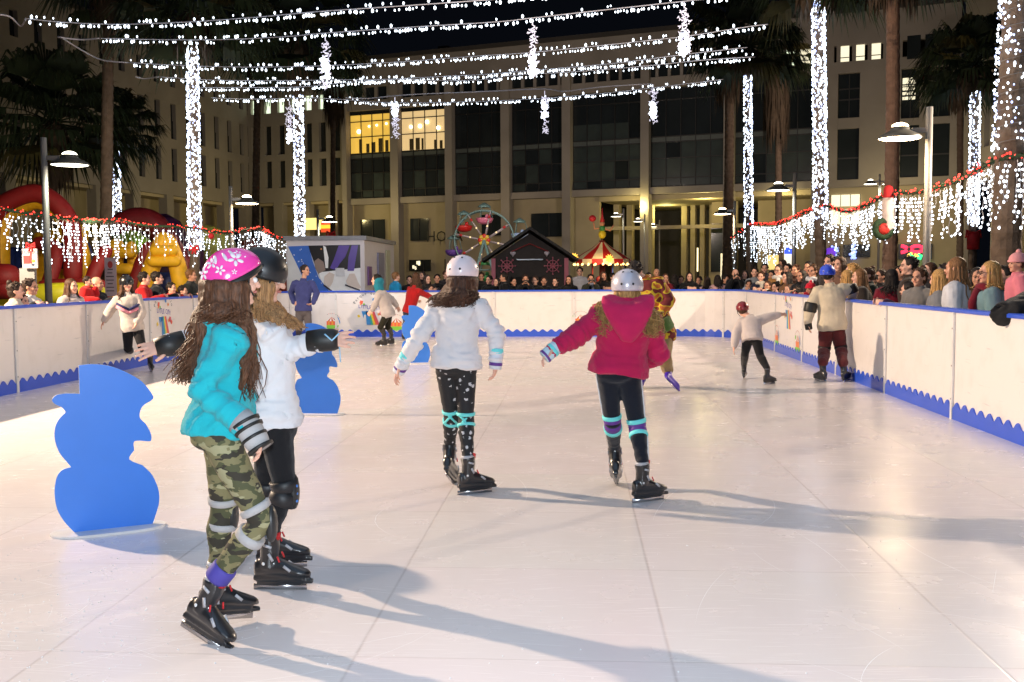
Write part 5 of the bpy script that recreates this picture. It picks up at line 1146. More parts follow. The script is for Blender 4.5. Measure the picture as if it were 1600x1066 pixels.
# A: girl with the pink helmet ----------------------------------------------------
D = 4.02; J = JJ(D); s = .93
g = gnd(312, 1004)
rtA, axA, iA = fig('girl in turquoise hoodie, pink flowered helmet and camouflage leggings', D, s, J(343, 670), J(358, 506, .02), 70, J(366, 435, .0), 60,
    [(J(366, 590, .22), J(383, 622, .12), J(393, 624, .04)), (J(318, 612, -.12), J(388, 668, -.16), J(412, 708, -.18))], [J(350, 800, .13), J(410, 815, -.05)],
    cloth(lin((34, 172, 184)), 'turquoise_fleece', var=.06), camo(), vox=.0085, hips=80,
    hairs=dict(style='long', color=(92, 60, 40), length=.36, sway=V((-.3, .04, .03)), vol=.9, wav=.012, cap=True, seed=3, flare=.0, lv=(.7, 1.12), ranges=((-1.1, .3, 5, .92, .85), (.35, 1.9, 3.4, .22, .2), (1.75, 2.3, 1.5, .95, -.12))), hel=PINKH, helkind='child', puff=.018, fat=.98,
    feet=[(at(350, 968, 4.18), 62, tiltv(R, .12)), (at(316, 1000, 3.98), 112, tiltv(R, .42))], tilt=tiltv(R, .12), folds=.03, near=True, pants=.004, lo=-.1, hem=.0, hood=True, curl=.55, helt=.32, hels=.9,
    hand_n=[-cd(70), (cd(250)+Z*.2)], flare=.012, lookz=-.08)
# white flower prints and vents on the helmet
def on_helm(ax, c, s, az, el, r0=(.106, .146, .128)):
    r, f, u = ax; x, y, z = math.cos(rad(el))*math.sin(rad(az)), math.cos(rad(el))*math.cos(rad(az)), math.sin(rad(el))
    p = c+(r*(x*r0[0]*.985)+f*(-.018+y*r0[1]*.985)+u*(-.005+z*r0[2]))*s; n = (r*x/r0[0]+f*y/r0[1]+u*z/r0[2]).normalized(); return p, n
hc = J(366, 435)+axA[2]*.017; s_h = s*.9; axH = (axA[0], axA[1]*math.cos(.32)+axA[2]*math.sin(.32), axA[2]*math.cos(.32)-axA[1]*math.sin(.32)); k = MB()
for az, el, sz in ((80, 38, .034), (118, 22, .022), (140, 40, .026), (62, 52, .018), (160, 20, .028), (45, 38, .02), (20, 30, .02), (92, 12, .012)):
    p, n = on_helm(axH, hc, s_h, az, el); e1, e2, _ = basis(n); p = p+n*.001
    for i in range(5):
        a = i*1.2566+az; c_ = p+(e1*math.cos(a)+e2*math.sin(a))*sz*.55; k.ell(c_, (sz*.42, sz*.22, .0022), (e1*math.cos(a)+e2*math.sin(a), e2*math.cos(a)-e1*math.sin(a), n), 10, 4)
k.build('flower_print', mat('helmet_white', (.8, .72, .78), .3), rtA)
k = MB()
for az, el in ((104, 50), (132, 48), (80, 54)):
    p, n = on_helm(axH, hc, s_h, az, el); d = (axA[2]*.8-axA[1]*.4); d = (d-n*d.dot(n)).normalized(); k.ell(p+n*.001, (.024, .007, .004), (d, n.cross(d), n), 12, 5)
k.build('vent', mat('helmet_vent', (.75, .7, .72), .4), rtA)
# wrist guard and knee pads
el_, wr = J(318, 612, -.12), J(388, 668, -.16); hnd = J(412, 708, -.18)
k = MB(); k.tube([el_.lerp(wr, .8), wr, wr.lerp(hnd, .55), wr.lerp(hnd, .85)], [.056, .051, .048, .041], 16); g_ = k.build('wrist_guard', LG, rtA); subp(g_)
for t in (-.12, .1, .45, .85): k = MB(); k.tube([wr.lerp(hnd, t-.1), wr.lerp(hnd, t)], [.0595 if t < .15 else .0535, .058 if t < .15 else .053], 16); k.build('black_edge', DARK, g_)
for kn, end, nm in ((iA['ends'][0][0], iA['ends'][0][1], 0), (iA['ends'][1][0], iA['ends'][1][1], 1)):
    strap('knee_strap', rtA, iA, nm, 0, .80, .88, LG, s, .006); strap('knee_strap', rtA, iA, nm, 1, .2, .32, LG, s, .006)
    fwd_ = cd(80); k = MB(); k.ell(kn+fwd_*.034-Z*.01, (.026, .045, .075), (fwd_, Z.cross(fwd_), Z), 14, 8); k.build('knee_pad', mat('black_pad', (.02, .02, .02), .4), rtA)
band2('sock', rtA, iA['ends'][1][0], iA['ends'][1][1], .78, 1.0, .052, mat('blue_sock', lin((70, 62, 150)), .7))
# B: girl with the black helmet ----------------------------------------------------
D = 4.74; J = JJ(D); s = .97
rtB, axB, iB = fig('girl in a white sweater and black helmet, arms spread wide, behind the pink-helmeted girl', D, s, J(424, 660), J(410, 502), 62, J(411, 433), 84,
    [(J(300, 532, .12), J(262, 540, .05), J(226, 547, .0)), (J(448, 548, -.06), J(503, 532, -.12), J(578, 528, -.12))], [J(418, 770, .12), J(446, 768, -.05)],
    cloth(lin((225, 222, 224)), 'white_fleece', var=.05), cloth((.01, .01, .012), 'black_leggings', var=.1), vox=.009,
    hairs=dict(style='long', color=(170, 126, 82), length=.17, sway=V((.4, -.02, .06)), vol=1.0, wav=.012, flare=.0, cap=True, span=2.4, seed=5), hel=mat('black_shell', (.012, .012, .013), .42, coat=.1), puff=.018, fat=1.0,
    feet=[(at(440, 886, 4.98), 86, Z), (gnd(438, 921), 92, Z)], folds=.03, near=True, pants=.004, lo=-.1, hem=.0, curl=.18, hand_n=[(-Z*.5+F*.85), (-Z*.5+F*.85)], flare=.01, lookz=-.25, tilt=tiltv(R, .1))
wr, hnd = J(503, 532, -.12), J(578, 528, -.12); k = MB(); k.tube([wr-(hnd-wr)*.3, wr, wr.lerp(hnd, .25), wr.lerp(hnd, .34)], [.047, .053, .05, .042], 16); g_ = k.build('wrist_guard', DARK, rtB); subp(g_)
k = MB(); k.tube([wr.lerp(hnd, .1)+Z*.03-F*.05, wr.lerp(hnd, .25)-Z*.0-F*.054, wr.lerp(hnd, .4)+Z*.03-F*.05], .004, 5); k.tube([wr.lerp(hnd, .4)-Z*.03-F*.05, wr.lerp(hnd, .42)-Z*.1-F*.05], .003, 5); k.build('cord', mat('blue_cord', (.3, .55, .75), .5), g_)
wr, hnd = J(262, 540, .05), J(226, 547); k = MB(); k.tube([wr-(hnd-wr)*.7, wr, wr.lerp(hnd, .55)], [.058, .054, .042], 16); k.build('wrist_guard', DARK, rtB)
for i in (0, 1):
    kn, end = iB['ends'][i]; fd = cd(84); strap('knee_sleeve', rtB, iB, i, 0, .82, 1.0, mat('black_neoprene', (.014, .014, .016), .5), s, .008); strap('knee_sleeve', rtB, iB, i, 1, 0.0, .3, mat('black_neoprene', (.014, .014, .016), .5), s, .008)
    k = MB(); k.ell(kn+fd*.038, (.028, .048, .085), (fd, Z.cross(fd), Z), 14, 8, 0); [k.ell(kn+fd*.058-cd(0)*.03+Z*(-.04+.035*j), .007, mi=1) for j in range(3)]; k.build('knee_pad', [mat('black_pad', (.02, .02, .02), .4), mat('blue_stud', (.05, .2, .6), .3)], rtB)
# C: girl with the white helmet ----------------------------------------------------
D = 6.8; J = JJ(D); s = .97
rtC, axC, iC = fig('girl seen from behind in a white sweatshirt, white helmet and black printed leggings', D, s, J(712, 566), J(717, 466), 8, J(724, 431), 24,
    [(J(655, 526, -.05), J(628, 570, .0), J(617, 592, .03)), (J(777, 522, -.02), J(775, 563, -.05), J(773, 588, -.05))], [J(706, 650, .1), J(728, 655, 0)],
    WHT, dots(), vox=.0105, hairs=dict(style='long', color=(78, 50, 34), length=.1, sway=V((-.25, 0, .02)), vol=.9, wav=.014, flare=-.02, lv=(.3, 1.35), seed=7, span=2.3), hel=mat('white_shell', lin((236, 220, 222)), .3, coat=.4, var=.02), puff=.016, fat=1.02,
    feet=[(at(704, 752, 6.98), 10, tiltv(F, .55)), (gnd(742, 771), 66, Z)], folds=.03, near=True, pants=.003, lo=-.1, hem=.015, curl=.45, flare=.012, noface=False, lookz=-.05, skin=0)
k = MB(); p = J(612+30, 540, 0)
for kn, end, i in ((*iC['ends'][0], 0), (*iC['ends'][1], 1)):
    strap('knee_strap', rtC, iC, i, 0, .87, .93, TEAL, s, .006); strap('knee_strap', rtC, iC, i, 1, .12, .2, TEAL, s, .006)
    k = MB(); c = kn-cd(8)*.058; k.tube([c-R*.045+F*.03+Z*.04, c, c+R*.045+F*.03-Z*.05], .008, 6); k.tube([c+R*.045+F*.03+Z*.04, c, c-R*.045+F*.03-Z*.05], .008, 6); k.build('crossed_strap', TEAL, rtC)
for a, c in ((J(628, 570, .0), J(617, 592, .03)), (J(775, 563, -.05), J(773, 588, -.05))):
    band2('wrist_guard', rtC, a, c, -.8, .55, .043, mat('pale_guard', lin((215, 220, 228)), .6)); band2('guard_strap', rtC, a, c, -.75, -.4, .045, TEAL); band2('guard_strap', rtC, a, c, .1, .35, .0445, PURP)
# D: hoodie girl -------------------------------------------------------------------
D = 6.6; J = JJ(D); s = .96
rtD, axD, iD = fig('girl seen from behind in a raspberry pink hoodie and silver helmet', D, s, J(966, 578), J(979, 484), 2, J(980, 453), 6,
    [(J(898, 527, -.04), J(866, 545, -.1), J(846, 562, -.12)), (J(1030, 555, .02), J(1008, 565, .25), J(985, 560, .3))], [J(957, 660, .08), J(996, 668, 0)],
    cloth(lin((188, 30, 82)), 'raspberry_fleece', var=.08), cloth((.01, .013, .022), 'navy_leggings', var=.1), vox=.0105,
    hairs=dict(style='curly', color=(178, 140, 84), length=.2, sway=V((.02, .0, .02)), vol=1.1, wav=.016, seed=9, span=2.5, gap=.85, flare=.06, lv=(.3, 1.1)), hel=mat('silver_shell', lin((205, 198, 205)), .3, .25, coat=.5, var=.02), puff=.028, fat=1.12,
    feet=[(at(963, 757, 6.92), 6, tiltv(F, .45)), (gnd(1013, 783), 62, Z)], folds=.03, near=True, pants=.003, lo=-.1, hem=.01, hood=True, curl=.5, flare=.012, shw=.155)
k = MB(); nk = J(979, 480); bd = cd(182)
k.loft([[nk+R*(w*math.cos(q))+Z*(z+.03*math.cos(2*q)*(w/.17))+bd*(dpt+th*math.sin(q)) for q in [2*math.pi*i/18 for i in range(18)]] for w, z, dpt, th in ((.1, .07, .07, .03), (.165, .045, .1, .06), (.17, -.01, .125, .06), (.14, -.08, .14, .055), (.095, -.15, .145, .045), (.04, -.21, .14, .03))]); o = k.build('hood', cloth(lin((196, 34, 88)), 'raspberry_fleece', var=.08), rtD); remesh(o, .008, 6, .02)
for kn, end, i in ((*iD['ends'][0], 0), (*iD['ends'][1], 1)):
    hp = (iD['hpL'], iD['hpR'])[i]; strap('knee_strap', rtD, iD, i, 0, .84, .92, TEAL, s, .007); strap('knee_strap', rtD, iD, i, 1, .16, .27, TEAL, s, .007); strap('knee_pad_sleeve', rtD, iD, i, 0, .91, 1.0, PURP, s, .003); strap('knee_pad_sleeve', rtD, iD, i, 1, .0, .17, PURP, s, .003)
    sd = R*(1 if i else -1); k = MB(); k.tube([hp+sd*.08, hp.lerp(kn, .5)+sd*.068, kn+sd*.053, kn.lerp(end, .33)+sd*.055, end+sd*.039], .006, 5); k.build('white_stripe', mat('stripe_white', (.7, .7, .7), .7), rtD)
a, c = J(866, 545, -.1), J(846, 562, -.12); band2('wrist_guard', rtD, a, c, -.3, .8, .046, mat('pale_guard', lin((190, 215, 225)), .6)); band2('guard_strap', rtD, a, c, .0, .25, .049, TEAL); band2('guard_strap', rtD, a, c, .6, .75, .048, PURP)
# E: costumed skater behind the hoodie ---------------------------------------------
D = 12.4; J = JJ(D); s = 1.0
def patch(c1, c2, c3, sc=6):
    mt, nt, b = newmat('patterned_jacket'); L = nt.links; tc = N(nt, 'ShaderNodeTexCoord'); nz = N(nt, 'ShaderNodeTexNoise', Scale=sc, Detail=1.0); L.new(tc.outputs['Object'], nz.inputs['Vector']); r_ = N(nt, 'ShaderNodeValToRGB'); r_.color_ramp.interpolation = 'CONSTANT'
    e = r_.color_ramp.elements; e[0].color = (*lin(c1), 1); e[1].position = .5; e[1].color = (*lin(c2), 1); q = e.new(.57); q.color = (*lin(c3), 1); L.new(nz.outputs[0], r_.inputs[0]); L.new(r_.outputs[0], b.inputs['Base Color']); b.inputs['Roughness'].default_value = .8; return mt
rt, ax, i_ = fig('skater in a yellow and maroon patterned jacket with purple skates', D, s, J(1030, 520, .1), J(1008, 438), 20, J(993, 424), 20,
    [(J(975, 470, .1), J(965, 500, .2), J(960, 512, .2)), (J(1046, 470, -.1), J(1030, 492, -.2), J(1012, 500, -.25))], [J(1000, 560, .3), J(1038, 556, -.1)],
    patch((104, 26, 28), (198, 168, 34), (180, 96, 34), 9), cloth(lin((150, 128, 88)), 'khaki_cotton'), vox=.011, hairs=dict(style='short', color=BLACKH), puff=.035, fat=1.15, feet=[(gnd(1004, 606), 10, Z), (at(1051, 603, 12.3), 25, tiltv(F, 1.5))], folds=.03, pants=.03,
    lo=-.14, hem=.02, boot=mat('purple_skate', lin((70, 40, 170)), .4), hand_n=None)
band2('green_hem', rt, J(1024, 503, 0), J(1034, 521, 0), 0, 1, .185, cloth(lin((80, 110, 50)), 'green_cloth'))
# F: boy in the red helmet
D = 13.6; J = JJ(D); s = .8
fig('small child in a red helmet and pale sweater bending towards the barrier', D, s, J(1175, 527), J(1172, 498, .12), 15, J(1160, 484, .2), 10,
    [(J(1150, 522, .05), J(1147, 541, .0), J(1146, 551, 0)), (J(1200, 496, .1), J(1217, 492, .15), J(1228, 491, .15))], [J(1164, 553, .12), J(1188, 556, -.02)],
    cloth(lin((205, 192, 186)), 'pale_knit'), BLK, vox=.01, hairs=dict(style='short', color=BROWN), hel=mat('dark_red_shell', lin((125, 20, 28)), .35, coat=.4), puff=.03, feet=[(gnd(1163, 592), 20), (gnd(1202, 600), 62)], folds=.025, pants=.012, lo=-.14, hem=.02)
# G: blue helmet
D = 14.0; J = JJ(D); s = .98
rt, ax, ig = fig('skater in a blue helmet, beige top and maroon trousers holding on to the icicle-side barrier', D, s, J(1300, 505), J(1297, 448), 12, J(1293, 429), 25,
    [(J(1266, 480, 0), J(1262, 505, .0), J(1264, 517, .02)), (J(1333, 452, .0), J(1332, 466, .2), J(1336, 470, .3))], [J(1288, 546, .08), J(1314, 545, 0)],
    cloth(lin((205, 192, 168)), 'beige_cotton'), cloth(lin((92, 38, 40)), 'maroon_cloth'), vox=.011, hairs=dict(style='short', color=BLACKH), hel=mat('blue_shell', lin((50, 80, 215)), .35, coat=.4), puff=.035, fat=1.15, feet=[(gnd(1282, 596), 340, Z), (gnd(1323, 596), 40, tiltv(-R, .15))], folds=.03, pants=.026, lo=-.14, hem=.02, shw=.155)
for i, (kn, end) in enumerate(ig['ends']): band2('knee_strap', rt, (ig['hpL'], ig['hpR'])[i], kn, .85, 1, .088, DARK)
band2('elbow_pad', rt, J(1268, 473), J(1265, 488), 0, 1, .088, DARK); band2('wrist_guard', rt, J(1262, 503), J(1264, 515), 0, 1, .05, DARK); band2('elbow_pad', rt, J(1327, 446), J(1332, 458), 0, 1, .095, DARK)
# H: girl in the chevron sweater
D = 14.9; J = JJ(D); s = .93
rt, ax, ih = fig('girl in a black helmet and pale zip sweater with pink and navy chevron', D, s, J(207, 509), J(198, 462), 158, J(198, 444), 140,
    [(J(222, 488, -.02), J(214, 503, -.1), J(210, 512, -.12)), (J(172, 485), J(163, 501, -.05), J(158, 510, -.06))], [J(222, 543, -.1), J(200, 545, 0)],
    cloth(lin((190, 180, 172)), 'pale_knit'), BLK, vox=.011, hairs=dict(style='long', color=BROWN, length=.2, sway=V((.02, 0, 0)), vol=1.2), hel=mat('black_shell', (.012, .012, .013), .3, coat=.4), puff=.03, feet=[(gnd(236, 581), 150, Z), (gnd(203, 573), 190, Z)], folds=.02, pants=.012, lo=-.14, hem=.02)
nn = cd(158); sdv = cd(68)
k = MB(); c0 = J(201, 478)
for mi, dz in ((0, .0), (1, -.045)):
    for sg in (-1, 1): k.tube([c0+nn*.165-Z*(.05)+Z*dz, c0+nn*.14+sdv*sg*.1+Z*(.0+dz), c0+nn*.08+sdv*sg*.16+Z*(.035+dz)], .019 if mi == 0 else .025, 6, mi)
k.build('chevron', [cloth(lin((40, 44, 90)), 'navy_band'), cloth(lin((235, 150, 165)), 'pink_band')], rt)
# I: man in blue sweater
D = 22.6; J = JJ(D); s = 1.03
fig('man in a blue sweater and grey trousers standing with hands on his hips', D, s, J(474, 484), J(474, 439), 165, J(477, 423), 120,
    [(J(495, 458, .05), J(489, 474, -.08), J(480, 477, -.12)), (J(455, 458, .05), J(459, 474, -.08), J(467, 477, -.12))], [J(482, 508), J(467, 508)],
    cloth(lin((72, 80, 140)), 'blue_knit'), cloth(lin((110, 104, 106)), 'grey_cotton'), vox=.012, hairs=dict(style='short', color=(70, 60, 55)), puff=.028, fat=1.08, feet=[(gnd(482, 533), 150), (gnd(467, 533), 195)], skates=False, folds=.02, pants=.02, lo=-.1, shw=.175)
# J: teal scarf skater
D = 20.6; J = JJ(D); s = .95
rt, ax, _ = fig('skater with a teal scarf over the head bending forward at the far barrier', D, s, J(606, 489), J(594, 455), 275, J(588, 438), 272,
    [(J(588, 472, -.1), J(581, 485, -.1), J(576, 491, -.1)), (J(612, 468, .1), J(620, 478, .15), J(625, 487, .15))], [J(594, 512, -.08), J(606, 512, .08)],
    cloth(lin((178, 170, 168)), 'grey_knit'), cloth(lin((36, 34, 22)), 'olive_leggings'), vox=.011, hairs=dict(style='short', color=BLACKH), puff=.03, feet=[(gnd(597, 541), 275), (gnd(608, 539), 275)], folds=.02, pants=.008, lo=-.14, hem=.03)
k = MB(); hd = J(588, 438); k.ell(hd+R*.05-Z*.04, (.1, .11, .12), n=12); k.tube([hd+R*.04-Z*.1, J(594, 458)], [.1, .09], 10, rnd=True); o = k.build('scarf', cloth(lin((30, 120, 140)), 'teal_cloth'), rt); remesh(o, .012, 3, .02)
# K: red jacket girl
D = 23.2; J = JJ(D); s = .95
fig('long-haired girl in a red jumper leaning on the far barrier from inside the rink', D, s, J(639, 486), J(648, 450), 40, J(651, 434, .1), 30,
    [(J(638, 462, .2), J(650, 470, .4), J(660, 472, .5)), (J(668, 462, .1), J(680, 469, .35), J(688, 470, .45))], [J(634, 505), J(640, 507)],
    cloth(lin((170, 24, 28)), 'red_knit'), cloth(lin((38, 44, 68)), 'denim'), vox=.012, hairs=dict(style='long', color=BROWN, length=.3, wav=.01), puff=.025, feet=[(gnd(633, 530), 30), (gnd(641, 530), 30)], folds=.02, lo=-.12, hem=.02)
# ------------------------------------------------------------------ spectators
HC = dict(k=BLACKH, b=BROWN, l=LBROWN, y=BLOND, g=(150, 145, 140), d=(58, 42, 34))
def spec(label, px, py, D, look, coat, hc='k', hs='short', arms='down', s=None, kid=False, extra=None, child_s=.62, body=None, skin=None, length=.25, pantsc=(30, 32, 42), hatc=None, scarf=None, grp=None):
    while True:
        hd = at(px, py, D)
        if hd.x < XL-.36 or hd.x > XR+.34 or hd.y > YB+.34: break
        D += .06
    full = hd.z+.12
    s = s or (max(.97, min(1.08, full/1.6)) if not kid else max(.8, min(.9, full/1.5)))
    body = look if body is None else body; L_ = lambda a, b, c: hd+cd(body)*(a*s)+cd(body-90)*(b*s)+Z*(c*s)
    nk = L_(-.02, 0, -.155); pel = L_(-.05, 0, -.70); fl = hd.z-1.62*s
    g0 = lambda b, a=0: V((L_(-.04+a, b, 0).x, L_(-.04+a, b, 0).y, max(-.05, min(fl, .0)) if not kid else -.05))
    rz = 1.11
    def rail(b, z=rz, reach=.34): p = L_(reach, b, 0); return V((p.x, p.y, z))
    A = dict(down=[(L_(-.05, .23, -.45), L_(.05, .24, -.68), L_(.08, .24, -.8)), (L_(-.05, -.23, -.45), L_(.05, -.24, -.68), L_(.08, -.24, -.8))],
        rail=[(L_(.06, .24, -.42), rail(.13), rail(.02, reach=.4)), (L_(.06, -.24, -.42), rail(-.13), rail(-.02, reach=.4))],
        phone=[(L_(.12, .2, -.36), L_(.26, .09, -.14), L_(.3, .03, -.04)), (L_(.12, -.2, -.36), L_(.26, -.09, -.14), L_(.3, -.03, -.04))],
        face=[(L_(.1, .2, -.4), L_(.16, .07, -.16), L_(.14, .03, -.06)), (L_(-.0, -.23, -.45), rail(-.15), rail(-.05))])[arms]
    if kid and arms == 'rail': A = [(L_(.1, .2, -.33), rail(.12, 1.1, .36), rail(.05, 1.1, .5)), (L_(.1, -.2, -.33), rail(-.12, 1.1, .36), rail(-.05, 1.1, .5))]
    sk = skin if skin is not None else R_.randint(0, 1); near = D < 13.5
    hr = None if hs == 'bald' else dict(style=hs, color=HC[hc], length=length*s, seed=int(px), vol=1.05)
    hels = None
    leg_z = max(.0, pel.z)*.5
    rt, ax, inf = fig(label, D, s, pel, nk, body, hd, look, A, [L_(.02, .09, -.7-.42), L_(.02, -.09, -.7-.42)], cloth(lin(coat), 'coat'), cloth(lin(pantsc), 'trouser_cloth'), vox=.0105 if near else .0145,
        skin=sk, hairs=hr, puff=.035, feet=[(g0(.09), body+8), (g0(-.09), body-8)], skates=False, folds=.024, pants=.015, lo=-.14, hem=.04, group=grp, curl=.4, fat=1.05, hand_n=None)
    P = lambda a, b, c: hd+ax[0]*(a*s)+ax[1]*(b*s)+ax[2]*(c*s)
    if hatc:
        k = MB(); k.ell(P(0, -.015, .045), (.1*s, .115*s, .1*s), ax, 16, 10, zmin=-.25); k.ell(P(0, -.02, .15), (.035*s, .035*s, .035*s), ax)
        k.tube([P(.1*math.cos(q*.4), -.015+.113*math.sin(q*.4), .03) for q in range(16)], .016*s, 6, close=True); k.build('knit_hat', cloth(lin(hatc), 'knit'), rt)
    if scarf:
        k = MB(); k.tube([L_(.09*math.cos(q*.4)+.0, .09*math.sin(q*.4), -.15+.02*math.sin(q)) for q in range(16)], .04*s, 8, close=True); k.tube([L_(.1, .04, -.16), L_(.15, .05, -.3), L_(.15, .06, -.45)], [.04*s, .045*s, .04*s], 8); k.build('scarf', cloth(lin(scarf), 'scarf_cloth'), rt)
    if arms == 'phone': k = MB(); k.box(L_(.31, .0, -.05), (.15*s, .012, .075*s), (cd(body-90), cd(body), Z)); k.build('phone', DARK, rt)
    if extra == 'glasses':
        k = MB(); [k.tube([P(sg*.033+.024*math.cos(q*.63), .095, .001+.018*math.sin(q*.63)) for q in range(10)], .0025, 4, close=True) for sg in (-1, 1)]; k.tube([P(-.01, .1, .002), P(.01, .1, .002)], .0025, 4); [k.tube([P(sg*.056, .093, .004), P(sg*.078, .01, .004)], .0025, 4) for sg in (-1, 1)]; k.build('glasses', DARK, rt)
    return rt
